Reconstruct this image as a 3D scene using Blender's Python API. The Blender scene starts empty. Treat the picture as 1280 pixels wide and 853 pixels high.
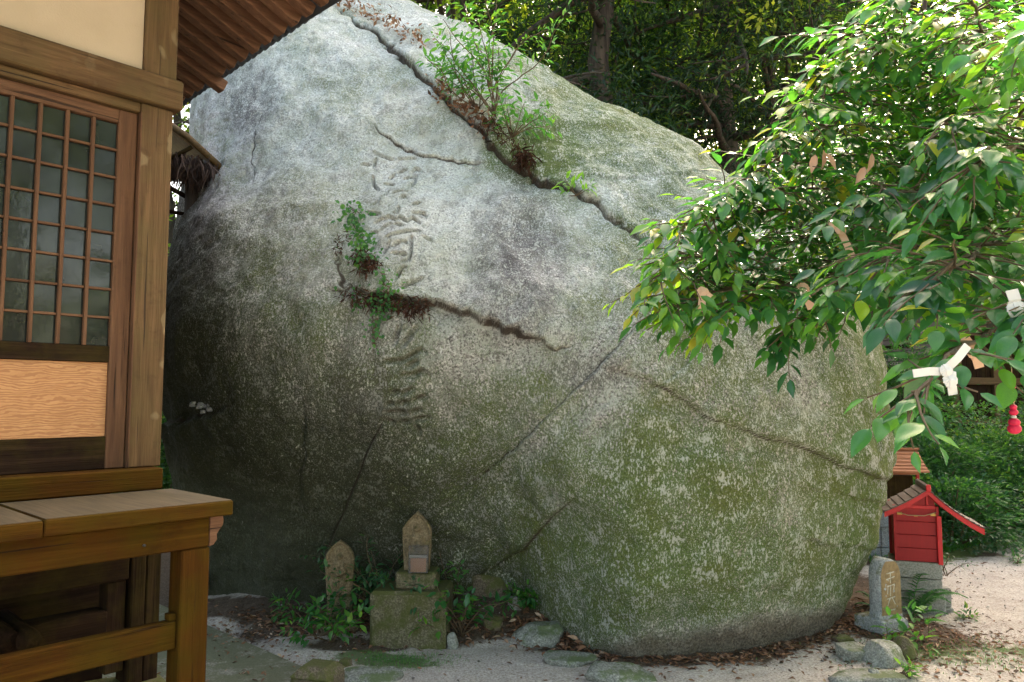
import bpy, math, random
import numpy as np
from mathutils import Vector, Matrix, Euler

# ------------------------------------------------------------------ camera, world, sun, exposure
C = bpy.context.scene.collection
sc = bpy.context.scene
R = math.radians
F = 937.0                                   # focal length in photo pixels (1280 wide)
PITCH = R(4.5)
EYE = Vector((0, 0, 1.6))
cam = bpy.data.cameras.new('camera'); cam.sensor_width = 36; cam.lens = F / 1280 * 36
cam.clip_start = 0.05; cam.clip_end = 900
camo = bpy.data.objects.new('camera', cam); C.objects.link(camo)
camo.location = EYE; camo.rotation_euler = (R(90) + PITCH, 0, 0)
sc.camera = camo
SUN_AZ, SUN_EL = R(30), R(42)              # azimuth from +y towards +x: the sun stands behind the boulder, to the right
w = bpy.data.worlds.new('World'); sc.world = w; w.use_nodes = True
wn = w.node_tree; bgn = wn.nodes['Background']
sky = wn.nodes.new('ShaderNodeTexSky'); sky.sky_type = 'NISHITA'; sky.sun_disc = False
sky.sun_elevation = SUN_EL; sky.sun_rotation = SUN_AZ; sky.air_density = 1.0; sky.dust_density = 5.0; sky.ozone_density = 0.4
sky_tint = wn.nodes.new('ShaderNodeMix'); sky_tint.data_type = 'RGBA'; sky_tint.blend_type = 'MULTIPLY'; sky_tint.inputs[0].default_value = 1; sky_tint.inputs[7].default_value = (1.13, 1.03, .85, 1)   # warm tint over the whole sky, in place of a camera white balance
wn.links.new(sky.outputs[0], sky_tint.inputs[6]); wn.links.new(sky_tint.outputs[2], bgn.inputs[0]); bgn.inputs[1].default_value = 0.15
sl = bpy.data.lights.new('sun', 'SUN'); sl.energy = 3.4; sl.angle = R(0.5); sl.color = (1, 0.91, 0.74)
so = bpy.data.objects.new('sun', sl); C.objects.link(so)
sdir = Vector((math.sin(SUN_AZ) * math.cos(SUN_EL), math.cos(SUN_AZ) * math.cos(SUN_EL), math.sin(SUN_EL)))
so.rotation_euler = (-sdir).to_track_quat('-Z', 'Y').to_euler(); so.location = (6, 8, 14)
sc.view_settings.view_transform = 'Standard'; sc.view_settings.look = 'None'
sc.view_settings.gamma = 1; sc.view_settings.exposure = 2.75
sc.render.engine = 'CYCLES'
sc.cycles.use_denoising = True
sc.cycles.max_bounces = 7; sc.cycles.diffuse_bounces = 3; sc.cycles.glossy_bounces = 3
sc.cycles.transmission_bounces = 4; sc.cycles.transparent_max_bounces = 6
sc.cycles.sample_clamp_indirect = 6

rng = np.random.default_rng(7)
rnd = random.Random(11)

# ------------------------------------------------------------------ pixel -> place helpers (photo pixels)
cp, sp = math.cos(PITCH), math.sin(PITCH)
def ray(px, py):
    dx = (px - 640) / F; dz = -(py - 426.5) / F
    return Vector((dx, cp - sp * dz, sp + cp * dz))
def at(px, py, Y):                          # the point on that sight line at forward distance Y
    r = ray(px, py); t = Y / r.y
    return Vector((r.x * t, Y, EYE.z + r.z * t))
def gr(px, py, z=0.0):                      # the point of height z on that sight line
    r = ray(px, py); t = (z - EYE.z) / r.z
    return Vector((r.x * t, r.y * t, z))
def proj(P):
    P = np.asarray(P, float)
    x = P[..., 0]; y = P[..., 1]; z = P[..., 2] - EYE.z
    yf = y * cp + z * sp; zu = -y * sp + z * cp
    return 640 + F * x / yf, 426.5 - F * zu / yf

# ------------------------------------------------------------------ mesh helpers
def tag(o, label=None, cat=None, group=None, kind=None):
    if label: o['label'] = label
    if cat: o['category'] = cat
    if group: o['group'] = group
    if kind: o['kind'] = kind
    return o
def empty(name, loc=(0, 0, 0), rz=0, label=None, cat=None, group=None):
    o = bpy.data.objects.new(name, None); C.objects.link(o); o.location = loc; o.rotation_euler = (0, 0, rz)
    o.empty_display_size = 0.1
    return tag(o, label, cat, group)
def link(name, me, mat=None, parent=None):
    o = bpy.data.objects.new(name, me); C.objects.link(o)
    if mat is not None and not len(me.materials): me.materials.append(mat)
    if parent: o.parent = parent
    return o
def np_mesh(name, V, Fc, smooth=False, attrs=None):
    V = np.asarray(V, np.float32); Fc = np.asarray(Fc, np.int32)
    me = bpy.data.meshes.new(name); n = Fc.shape[1]
    me.vertices.add(len(V)); me.vertices.foreach_set('co', V.ravel())
    me.loops.add(Fc.size); me.loops.foreach_set('vertex_index', Fc.ravel())
    me.polygons.add(len(Fc)); me.polygons.foreach_set('loop_start', np.arange(0, Fc.size, n, dtype=np.int32))
    if smooth: me.polygons.foreach_set('use_smooth', np.ones(len(Fc), bool))
    for k, a in (attrs or {}).items():
        a = np.asarray(a, np.float32)
        if a.ndim == 1:
            t = me.attributes.new(k, 'FLOAT', 'POINT'); t.data.foreach_set('value', a)
        else:
            t = me.attributes.new(k, 'FLOAT_COLOR', 'POINT'); t.data.foreach_set('color', a.ravel())
    me.update(calc_edges=True)
    return me

class MB:
    """collects simple shapes into one mesh"""
    def __init__(s): s.v = []; s.f = []; s.sm = []; s.t = []
    def add(s, vs, fs, smooth=False, tint=0.5):
        o = len(s.v); s.v += [tuple(q) for q in vs]; s.f += [tuple(i + o for i in q) for q in fs]
        s.sm += [smooth] * len(fs); s.t += [tint] * len(vs); return s
    def box(s, x0, x1, y0, y1, z0, z1, c=0.004, M=None, jit=0):
        if x0 > x1: x0, x1 = x1, x0
        if y0 > y1: y0, y1 = y1, y0
        if z0 > z1: z0, z1 = z1, z0
        c = min(c, (x1 - x0) * .3, (y1 - y0) * .3, (z1 - z0) * .3)
        lo = (x0, y0, z0); hi = (x1, y1, z1); vs = []; ix = {}
        for sx in (0, 1):
            for sy in (0, 1):
                for sz in (0, 1):
                    sg = (sx, sy, sz)
                    b = [hi[i] if sg[i] else lo[i] for i in range(3)]
                    for ax in range(3):
                        q = [b[i] - (c if sg[i] else -c) if i != ax else b[i] for i in range(3)]
                        if jit: q = [k + rnd.uniform(-jit, jit) for k in q]
                        ix[(sg, ax)] = len(vs); vs.append(q)
        fs = []
        for ax in range(3):
            a, b = [i for i in range(3) if i != ax]
            for sgn in (0, 1):
                loop = []
                for (p, q) in ((0, 0), (1, 0), (1, 1), (0, 1)):
                    sg = [0, 0, 0]; sg[ax] = sgn; sg[a] = p; sg[b] = q; loop.append(ix[(tuple(sg), ax)])
                flip = (sgn == 0) != (ax == 1)
                fs.append(loop[::-1] if flip else loop)
            # edges along ax between faces a and b
            for (p, q) in ((0, 0), (1, 0), (1, 1), (0, 1)):
                s0 = [0, 0, 0]; s0[a] = p; s0[b] = q; s1 = list(s0); s1[ax] = 1
                L = [ix[(tuple(s0), a)], ix[(tuple(s1), a)], ix[(tuple(s1), b)], ix[(tuple(s0), b)]]
                if (p == q) == (ax != 1): L = L[::-1]
                fs.append(L)
        for sg, in [((i, j, k),) for i in (0, 1) for j in (0, 1) for k in (0, 1)]:
            L = [ix[(sg, 0)], ix[(sg, 1)], ix[(sg, 2)]]
            if sum(sg) % 2 == 0: L = L[::-1]
            fs.append(L)
        if M is not None: vs = [M @ Vector(q) for q in vs]
        return s.add(vs, fs)
    def tube(s, pts, rs, n=8, cap=True, tint=.5, rough=0):
        pts = [Vector(p) for p in pts]
        if not hasattr(rs, '__len__'): rs = [rs] * len(pts)
        vs = []; fs = []; prev = None
        for i, p in enumerate(pts):
            d = (pts[min(i + 1, len(pts) - 1)] - pts[max(i - 1, 0)])
            d = d.normalized() if d.length > 1e-9 else Vector((0, 0, 1))
            if prev is None:
                a = d.cross(Vector((0, 0, 1)) if abs(d.z) < .9 else Vector((1, 0, 0))).normalized()
            else:
                a = (prev - d * prev.dot(d))
                a = a.normalized() if a.length > 1e-6 else d.orthogonal().normalized()
            prev = a; b = d.cross(a)
            for k in range(n):
                t = 2 * math.pi * k / n; rr = rs[i] * (1 + (rnd.uniform(-rough, rough) if rough else 0))
                vs.append(p + (a * math.cos(t) + b * math.sin(t)) * rr)
        for i in range(len(pts) - 1):
            for k in range(n):
                fs.append((i * n + k, i * n + (k + 1) % n, (i + 1) * n + (k + 1) % n, (i + 1) * n + k))
        if cap:
            fs.append(tuple(range(n))[::-1]); fs.append(tuple((len(pts) - 1) * n + k for k in range(n)))
        return s.add(vs, fs, True, tint)
    def prism(s, poly, y0, y1, M=None, c=0):
        """poly in (x,z), extruded along y; M maps to place"""
        n = len(poly)
        if c:
            cx = sum(p[0] for p in poly) / n; cz = sum(p[1] for p in poly) / n
            inn = [(p[0] + (cx - p[0]) * c / max(.001, math.hypot(p[0] - cx, p[1] - cz)), p[1] + (cz - p[1]) * c / max(.001, math.hypot(p[0] - cx, p[1] - cz))) for p in poly]
            rings = [(inn, y0), (poly, y0 + c), (poly, y1 - c), (inn, y1)]
        else: rings = [(poly, y0), (poly, y1)]
        vs = [Vector((p[0], y, p[1])) for pl, y in rings for p in pl]
        fs = [tuple(range(n)), tuple(range((len(rings) - 1) * n, len(rings) * n))[::-1]]
        for r in range(len(rings) - 1):
            for i in range(n):
                j = (i + 1) % n; fs.append((r * n + j, r * n + i, (r + 1) * n + i, (r + 1) * n + j))
        if M is not None: vs = [M @ q for q in vs]
        return s.add(vs, fs)
    def mesh(s, name):
        me = bpy.data.meshes.new(name); me.from_pydata(s.v, [], s.f); me.update()
        me.polygons.foreach_set('use_smooth', s.sm)
        t = me.attributes.new('tint', 'FLOAT', 'POINT'); t.data.foreach_set('value', np.array(s.t, np.float32))
        return me
    def obj(s, name, mat, parent=None): return link(name, s.mesh(name), mat, parent)

# numpy noise -------------------------------------------------------
_perm = np.tile(np.random.default_rng(3).permutation(256), 3)
_val = np.random.default_rng(4).random(256) * 2 - 1
def vnoise(P):
    P = np.asarray(P, float); i = np.floor(P).astype(int); f = P - i; f = f * f * (3 - 2 * f); i &= 255
    out = 0
    for a in (0, 1):
        for b in (0, 1):
            for c_ in (0, 1):
                h = _val[_perm[_perm[_perm[(i[..., 0] + a) & 255] + ((i[..., 1] + b) & 255)] + ((i[..., 2] + c_) & 255)] & 255]
                out = out + h * (f[..., 0] if a else 1 - f[..., 0]) * (f[..., 1] if b else 1 - f[..., 1]) * (f[..., 2] if c_ else 1 - f[..., 2])
    return out
def fbm(P, o=4, g=.5):
    P = np.asarray(P, float); s = 0; a = 1
    for k in range(o): s = s + a * vnoise(P * 2 ** k + 17.3 * k); a *= g
    return s
def sst(a, b, x): t = np.clip((x - a) / (b - a), 0, 1); return t * t * (3 - 2 * t)
def seg_dist(X, Z, pts):
    """distance and signed side (+ = left of direction, i.e. above when going right) to polyline in 2D"""
    best = np.full(X.shape, 1e9); side = np.zeros(X.shape); par = np.zeros(X.shape)
    L = [0]
    for a, b in zip(pts[:-1], pts[1:]): L.append(L[-1] + math.hypot(b[0] - a[0], b[1] - a[1]))
    for k, (a, b) in enumerate(zip(pts[:-1], pts[1:])):
        dx, dz = b[0] - a[0], b[1] - a[1]; l2 = dx * dx + dz * dz + 1e-12
        t = np.clip(((X - a[0]) * dx + (Z - a[1]) * dz) / l2, 0, 1)
        qx = X - a[0] - t * dx; qz = Z - a[1] - t * dz; d = np.hypot(qx, qz)
        cr = dx * (Z - a[1]) - dz * (X - a[0]); m = d < best
        best = np.where(m, d, best); side = np.where(m, np.sign(cr), side); par = np.where(m, (L[k] + t * math.sqrt(l2)) / L[-1], par)
    return best, side, par

# ------------------------------------------------------------------ materials
class G:
    def __init__(s, name):
        s.m = bpy.data.materials.new(name); s.m.use_nodes = True; s.nt = s.m.node_tree
        s.b = s.nt.nodes['Principled BSDF']; s.out = s.nt.nodes['Material Output']
    def n(s, typ, ins=None, **props):
        nd = s.nt.nodes.new('ShaderNode' + typ)
        for k, v in props.items(): setattr(nd, k, v)
        for k, v in (ins or {}).items():
            i = nd.inputs[k]
            if isinstance(v, bpy.types.NodeSocket): s.nt.links.new(v, i)
            else: i.default_value = v
        return nd
    def coord(s, scale=(1, 1, 1), kind='Object', rot=(0, 0, 0)):
        t = s.n('TexCoord'); m = s.n('Mapping', {'Vector': t.outputs[kind], 'Scale': scale, 'Rotation': rot}); return m.outputs[0]
    def noise(s, vec, scale, detail=4, rough=.55, dist=0):
        return s.n('TexNoise', {'Vector': vec, 'Scale': scale, 'Detail': detail, 'Roughness': rough, 'Distortion': dist}).outputs[0]
    def ramp(s, fac, stops, interp='LINEAR'):
        r = s.n('ValToRGB', {'Fac': fac}); cr = r.color_ramp; cr.interpolation = interp
        while len(cr.elements) > 1: cr.elements.remove(cr.elements[-1])
        cr.elements[0].position = stops[0][0]; cr.elements[0].color = (*stops[0][1], 1)
        for p, c in stops[1:]:
            e = cr.elements.new(p); e.color = (*c, 1)
        return r.outputs[0]
    def mr(s, v, a, b, c=0, d=1):
        return s.n('MapRange', {0: v, 1: a, 2: b, 3: c, 4: d}, clamp=True).outputs[0]
    def mix(s, f, a, b, typ='MIX'):
        nd = s.n('Mix', {0: f}, data_type='RGBA', blend_type=typ)
        for i, v in ((6, a), (7, b)):
            if isinstance(v, bpy.types.NodeSocket): s.nt.links.new(v, nd.inputs[i])
            else: nd.inputs[i].default_value = (*v, 1)
        return nd.outputs[2]
    def math(s, op, a, b=0.0, c=0.0):
        return s.n('Math', {0: a, 1: b, 2: c}, operation=op).outputs[0]
    def attr(s, name): return s.n('Attribute', attribute_name=name)
    def sep(s, v): return s.n('SeparateXYZ', {0: v}).outputs
    def bump(s, h, strength=.5, dist=.01, prev=None):
        ins = {'Height': h, 'Strength': strength, 'Distance': dist}
        if prev is not None: ins['Normal'] = prev
        return s.n('Bump', ins).outputs[0]
    def set(s, color=None, rough=None, normal=None, spec=None, metal=None):
        for k, v in (('Base Color', color), ('Roughness', rough), ('Normal', normal), ('Specular IOR Level', spec), ('Metallic', metal)):
            if v is None: continue
            if isinstance(v, bpy.types.NodeSocket): s.nt.links.new(v, s.b.inputs[k])
            else: s.b.inputs[k].default_value = (*v, 1) if k == 'Base Color' else v
        return s

def wood(name, axis, dark, mid, light, moss=0.0, mosscol=(.10, .085, .010), rough=.75, blotch=0.0, spec=.25):
    g = G(name); sc_ = [38, 38, 38]; sc_[axis] = 2.2
    v = g.coord(tuple(sc_)); n1 = g.noise(v, 1.0, 5, .6, .4)
    v2 = g.coord((3, 3, 3)); n2 = g.noise(v2, 1.3, 4, .6)
    s3 = [150, 150, 150]; s3[axis] = 5; n3 = g.noise(g.coord(tuple(s3)), 1.0, 3, .6)
    col = g.ramp(n1, [(.28, dark), (.5, mid), (.72, light)])
    col = g.mix(g.mr(n2, .3, .72, 0, .55), col, tuple(x * .6 for x in mid))
    col = g.mix(g.mr(n3, .3, .7, 0, .35), col, dark)
    if blotch:
        nb = g.noise(g.coord((5, 5, 3.2)), 1.6, 2, .5)
        col = g.mix(g.mr(nb, .62, .66, 0, blotch), col, (.36, .28, .16))
    if moss:
        nm = g.noise(v2, 1.0, 5, .65)
        col = g.mix(g.mr(nm, .52 - moss * .3, .70 - moss * .2, 0, min(.9, moss)), col, mosscol)
    s4 = [60, 60, 60]; s4[axis] = .9; n4 = g.noise(g.coord(tuple(s4)), 1.0, 3, .5, .3); ck = g.mr(n4, .655, .675)
    col = g.mix(g.math('MULTIPLY', ck, .8), col, (.018, .010, .006))
    col = g.mix(g.mr(g.noise(g.coord((9, 9, 9)), 1.0, 6, .7), .56, .70, 0, .5), col, tuple(x * .45 for x in mid))
    h = g.math('SUBTRACT', g.math('ADD', n1, g.math('MULTIPLY', n3, .6)), g.math('MULTIPLY', ck, 1.2))
    return g.set(col, rough, g.bump(h, .75, .007), spec).m
MAT = {}
for ax, nm in enumerate('xyz'):
    MAT['wood_' + nm] = wood('weathered_wood_' + nm, ax, (.065, .033, .013), (.135, .075, .030), (.215, .122, .055), .35, (.10, .085, .027), blotch=.35 if nm == 'z' else .12)
    MAT['door_' + nm] = wood('door_wood_' + nm, ax, (.075, .035, .018), (.15, .072, .035), (.22, .115, .06), 0)
    MAT['deck_' + nm] = wood('deck_wood_' + nm, ax, (.036, .013, .002), (.074, .029, .0035), (.11, .048, .006), .46, (.052, .042, .0025), spec=.08, rough=.85)
    MAT['rafter_' + nm] = wood('rafter_wood_' + nm, ax, (.085, .038, .020), (.165, .08, .042), (.24, .125, .068), 0)
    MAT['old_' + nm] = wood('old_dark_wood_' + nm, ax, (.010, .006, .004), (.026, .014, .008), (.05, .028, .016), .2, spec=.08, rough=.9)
g = G('deck_top_wood'); v = g.coord((45, 3, 45)); n1 = g.noise(v, 1, 5); n2 = g.noise(g.coord(), 3, 5)
MAT['deck_top'] = g.set(g.mix(g.mr(n2, .35, .7, 0, .5), g.ramp(n1, [(.3, (.042, .030, .016)), (.7, (.095, .068, .038))]), (.06, .045, .016)), .8, g.bump(n1, .5, .006)).m
g = G('plaster'); v = g.coord(); n1 = g.noise(v, 260, 3); n2 = g.noise(v, 2.2, 5)
MAT['plaster'] = g.set(g.mix(g.mr(n1, .64, .72, 0, .4), g.ramp(n2, [(.3, (.46, .36, .24)), (.7, (.54, .43, .30))]), (.42, .30, .18)), .9, g.bump(g.noise(v, 120, 4), .35, .004)).m
g = G('door_panel_wood'); v = g.coord((4, 4, 10)); n1 = g.noise(v, 1.0, 3, .5, 3.5)
wv = g.n('TexWave', {'Vector': g.coord((1.6, 1.6, 5)), 'Scale': 5, 'Distortion': 16, 'Detail': 3, 'Detail Scale': .9, 'Detail Roughness': .5}, bands_direction='Z').outputs[1]
MAT['panel'] = g.set(g.mix(g.mr(wv, .2, .5, 1, 0), g.ramp(n1, [(.3, (.42, .20, .075)), (.7, (.52, .27, .11))]), (.35, .155, .058)), .6, g.bump(wv, .3, .002)).m
g = G('frosted_pane'); n1 = g.noise(g.coord(), 4, 4)
g.set(g.ramp(n1, [(.3, (.012, .014, .012)), (.7, (.026, .031, .027))]), .07, g.bump(g.noise(g.coord((1, 1, 1)), 22, 3), .10, .004), .55); MAT['pane'] = g.m
g = G('painted_iron'); MAT['iron'] = g.set((.03, .028, .025), .5, None).m
def stone(name, c0, c1, moss=.3, mosscol=(.09, .10, .025), scale=1, warm=None, lichen=0):
    g = G(name); v = g.coord((scale,) * 3); n0 = g.noise(v, 4, 5); n1 = g.noise(v, 90, 4, .7); n2 = g.noise(v, 320, 2, .6)
    col = g.ramp(n1, [(.32, tuple(x * .55 for x in c0)), (.48, c0), (.62, c1)])
    if warm: col = g.mix(g.mr(n0, .42, .6, 0, .8), col, warm)
    if lichen: col = g.mix(g.mr(g.noise(v, 24, 3, .6), .62, .68, 0, lichen), col, (.5, .5, .44))
    nm = g.noise(v, 7, 6, .75)
    gz = g.sep(g.n('NewGeometry').outputs['Normal'])[2]
    mz = g.math('ADD', nm, g.math('MULTIPLY', gz, .12))
    col = g.mix(g.mr(mz, .62 - moss * .35, .72 - moss * .3, 0, .85), col, mosscol)
    h = g.math('ADD', g.math('MULTIPLY', n1, .7), g.noise(v, 25, 5, .6))
    return g.set(col, .9, g.bump(h, .6, .012), .25).m
MAT['granite'] = stone('carved_granite', (.30, .31, .32), (.46, .47, .48), .12)
MAT['granite_warm'] = stone('warm_stela_stone', (.22, .15, .08), (.33, .24, .14), .1, warm=(.25, .155, .06))
MAT['stela'] = stone('old_stela_stone', (.17, .13, .075), (.27, .21, .13), .25, (.10, .09, .03))
MAT['mossy_block'] = stone('mossy_block_stone', (.12, .105, .065), (.22, .195, .13), .48, (.075, .085, .02))
MAT['rock'] = stone('green_grey_rock', (.20, .205, .18), (.36, .36, .33), .16, (.10, .135, .05), lichen=.5)
MAT['rock_grey'] = stone('grey_rock', (.24, .24, .22), (.38, .38, .35), .14, (.10, .13, .05), lichen=.4)
MAT['rock_brown'] = stone('brown_rock', (.13, .10, .07), (.22, .18, .13), .35)
MAT['block'] = stone('grey_block_stone', (.30, .29, .26), (.40, .385, .35), .12, (.13, .14, .08))
MAT['block_blue'] = stone('blue_grey_block', (.17, .20, .23), (.26, .29, .33), .1)
MAT['concrete'] = stone('old_concrete', (.22, .205, .165), (.36, .335, .28), .34, (.12, .125, .07))
def paint(name, c, rough=.5, wear=.15, worn=(.2, .1, .08)):
    g = G(name); v = g.coord(); n = g.noise(v, 9, 6, .7); n1 = g.noise(g.coord((60, 60, 8)), 1, 4)
    col = g.mix(g.mr(n1, .3, .7, 0, .3), c, tuple(x * .55 for x in c))
    return g.set(g.mix(g.mr(n, .62, .7, 0, wear), col, worn), rough, g.bump(n1, .25, .003), .4).m
MAT['red'] = paint('red_paint', (.36, .014, .016), .6, .4, (.16, .05, .035))
MAT['red_trim'] = paint('red_trim_paint', (.60, .018, .022), .45, .08)
MAT['brass'] = G('brass').set((.45, .28, .08), .45, None, None, .7).m
MAT['shingle'] = paint('grey_brown_shingle', (.13, .095, .085), .7, .3, (.2, .17, .14))
MAT['copper_wood'] = wood('new_cedar_roof', 0, (.26, .10, .05), (.40, .17, .085), (.50, .24, .13))
MAT['paper'] = G('white_paper').set((.62, .60, .56), .85).m
MAT['paper_peach'] = G('peach_paper').set((.62, .40, .27), .8).m
MAT['dryleaf'] = G('dry_leaf').set((.55, .31, .20), .6).m
MAT['red_cloth'] = G('red_cloth').set((.62, .01, .06), .6).m
MAT['rope'] = G('pale_rope').set((.42, .32, .18), .8).m
MAT['tile'] = G('dark_roof_tile').set((.035, .035, .04), .45).m
g = G('clear_plastic'); g.set((.62, .60, .60), .06, None, .5); g.b.inputs['Transmission Weight'].default_value = .92; MAT['plastic'] = g.m
MAT['copper'] = G('copper_glow').set((.62, .34, .22), .35, None, None, .6).m
g = G('thatch'); n1 = g.noise(g.coord((60, 60, 6)), 1, 4); MAT['thatch'] = g.set(g.ramp(n1, [(.3, (.02, .012, .01)), (.7, (.08, .045, .03))]), .9).m
g = G('pale_board'); n1 = g.noise(g.coord((50, 4, 50)), 1, 4); MAT['pale_board'] = g.set(g.ramp(n1, [(.3, (.30, .22, .12)), (.7, (.46, .36, .21))]), .8).m
g = G('bark'); n1 = g.noise(g.coord((14, 14, 2.2)), 1, 6, .65); n2 = g.noise(g.coord(), 3, 4)
MAT['bark'] = g.set(g.mix(g.mr(n2, .5, .7, 0, .5), g.ramp(n1, [(.35, (.02, .014, .010)), (.65, (.09, .068, .05))]), (.05, .06, .03)), .95, g.bump(n1, .8, .03)).m
g = G('twig'); MAT['twig'] = g.set(g.ramp(g.noise(g.coord(), 20, 3), [(.3, (.07, .045, .025)), (.7, (.16, .11, .06))]), .8).m

def leafmat(name, stops, rough=.35, trans=.35, spec=.5, gain=1.8):
    g = G(name); t = g.attr('tint').outputs['Fac']
    n = g.noise(g.coord(kind='Object'), 35, 3)
    t2 = g.math('ADD', t, g.math('MULTIPLY', g.math('SUBTRACT', n, .5), .25))
    col = g.ramp(t2, stops)
    g.set(col, rough, None, spec)
    tr = g.n('BsdfTranslucent'); c2 = g.mix(1.0, col, (gain * 1.05, gain * 1.2, gain * .35), 'MULTIPLY'); g.nt.links.new(c2, tr.inputs[0])
    mx = g.n('MixShader', {0: trans}); g.nt.links.new(g.b.outputs[0], mx.inputs[1]); g.nt.links.new(tr.outputs[0], mx.inputs[2])
    g.nt.links.new(mx.outputs[0], g.out.inputs[0]); return g.m
MAT['camellia'] = leafmat('glossy_leaf', [(0, (.018, .075, .034)), (.42, (.045, .155, .05)), (.72, (.11, .26, .045)), (.92, (.25, .38, .04)), (1, (.36, .32, .05))], .25, .46, .65)
MAT['broad'] = leafmat('forest_leaf', [(0, (.02, .052, .024)), (.5, (.055, .115, .038)), (.85, (.14, .21, .045)), (1, (.28, .28, .05))], .5, .45, .35, 2.2)
MAT['conifer'] = leafmat('conifer_leaf', [(0, (.012, .03, .018)), (.6, (.025, .06, .028)), (1, (.07, .11, .03))], .55, .3, .3)
MAT['sunny'] = leafmat('sunlit_leaf', [(0, (.05, .09, .02)), (.5, (.12, .18, .03)), (1, (.30, .30, .06))], .5, .45, .3, 2.2)  # sunlight on far foliage put into a yellower leaf colour
MAT['bush'] = leafmat('bush_leaf', [(0, (.015, .05, .025)), (.5, (.035, .11, .045)), (.85, (.10, .20, .05)), (1, (.2, .27, .05))], .42, .35, .4)
MAT['fern'] = leafmat('fern_leaf', [(0, (.03, .10, .04)), (.6, (.07, .2, .06)), (1, (.16, .3, .06))], .5, .4, .3)
MAT['moss_grass'] = leafmat('moss_tuft', [(0, (.03, .08, .02)), (1, (.12, .22, .04))], .8, .3, .2)
MAT['litter'] = leafmat('fallen_leaf', [(0, (.07, .04, .028)), (.4, (.17, .085, .05)), (.75, (.30, .15, .085)), (1, (.46, .33, .24))], .65, .1, .3, 1.2)
MAT['needle'] = leafmat('dry_needles', [(0, (.035, .018, .012)), (1, (.14, .06, .035))], .8, .1, .2, 1.0)

# ------------------------------------------------------------------ leaves
# templates in (along, across, up)
T_QUAD = (np.array([[0, 0, 0], [.45, -.5, .10], [1, 0, -.05], [.45, .5, .10]]), np.array([[0, 1, 2], [0, 2, 3]]))
T_LEAF = (np.array([[0, 0, 0], [.22, -.36, .05], [.22, 0, -.02], [.22, .36, .05], [.55, -.46, .03], [.55, 0, -.05], [.55, .46, .03], [.85, -.18, -.08], [.85, 0, -.11], [.85, .18, -.08], [1.06, 0, -.17]]),
          np.array([[0, 1, 2], [0, 2, 3], [1, 4, 5], [1, 5, 2], [2, 5, 6], [2, 6, 3], [4, 7, 8], [4, 8, 5], [5, 8, 9], [5, 9, 6], [7, 10, 8], [8, 10, 9]]))
T_STRIP = (np.array([[0, -.5, 0], [0, .5, 0], [.5, -.4, .06], [.5, .4, .06], [1, 0, -.05]]), np.array([[0, 2, 3], [0, 3, 1], [2, 4, 3]]))
def fine_leaf(n=9, m=5):
    V, Fc = [], []
    for i in range(n + 1):
        t = i / n; w_ = .5 * (math.sin(math.pi * min(1, t * 1.02) ** .80) ** .85 if 0 < t < .985 else .0) * (1 - .18 * max(0, t - .55) / .45) + (.006 if t < 1 else 0)
        for j in range(m):
            s = (j / (m - 1)) * 2 - 1; V.append([t * 1.04, s * w_, .05 * abs(s) * math.sin(math.pi * t) - .17 * t * t + .012 * math.sin(9 * t + 2 * s)])
    for i in range(n):
        for j in range(m - 1):
            a = i * m + j; Fc += [[a, a + m, a + m + 1], [a, a + m + 1, a + 1]]
    return np.array(V), np.array(Fc)
T_FINE = fine_leaf()
def norm(a): return a / np.maximum(1e-9, np.linalg.norm(a, axis=-1, keepdims=True))
def leaves_mesh(name, pos, d, up, length, width, tint, T=T_QUAD, smooth=True):
    tv, tf = T; d = norm(np.asarray(d, float)); s = norm(np.cross(d, up)); u = np.cross(s, d)
    L = np.broadcast_to(np.asarray(length, float), (len(pos),))[:, None, None]; W = np.broadcast_to(np.asarray(width, float), (len(pos),))[:, None, None]
    V = pos[:, None, :] + d[:, None, :] * tv[None, :, 0:1] * L + s[:, None, :] * tv[None, :, 1:2] * W + u[:, None, :] * tv[None, :, 2:3] * L
    n = len(pos); k = len(tv); Fc = tf[None] + (np.arange(n) * k)[:, None, None]
    tn = np.repeat(np.broadcast_to(np.asarray(tint, float), (n,)), k)
    return np_mesh(name, V.reshape(-1, 3), Fc.reshape(-1, 3), smooth, {'tint': tn})
def rdirs(n, r=rng):
    a = r.normal(size=(n, 3)); return norm(a)

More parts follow.
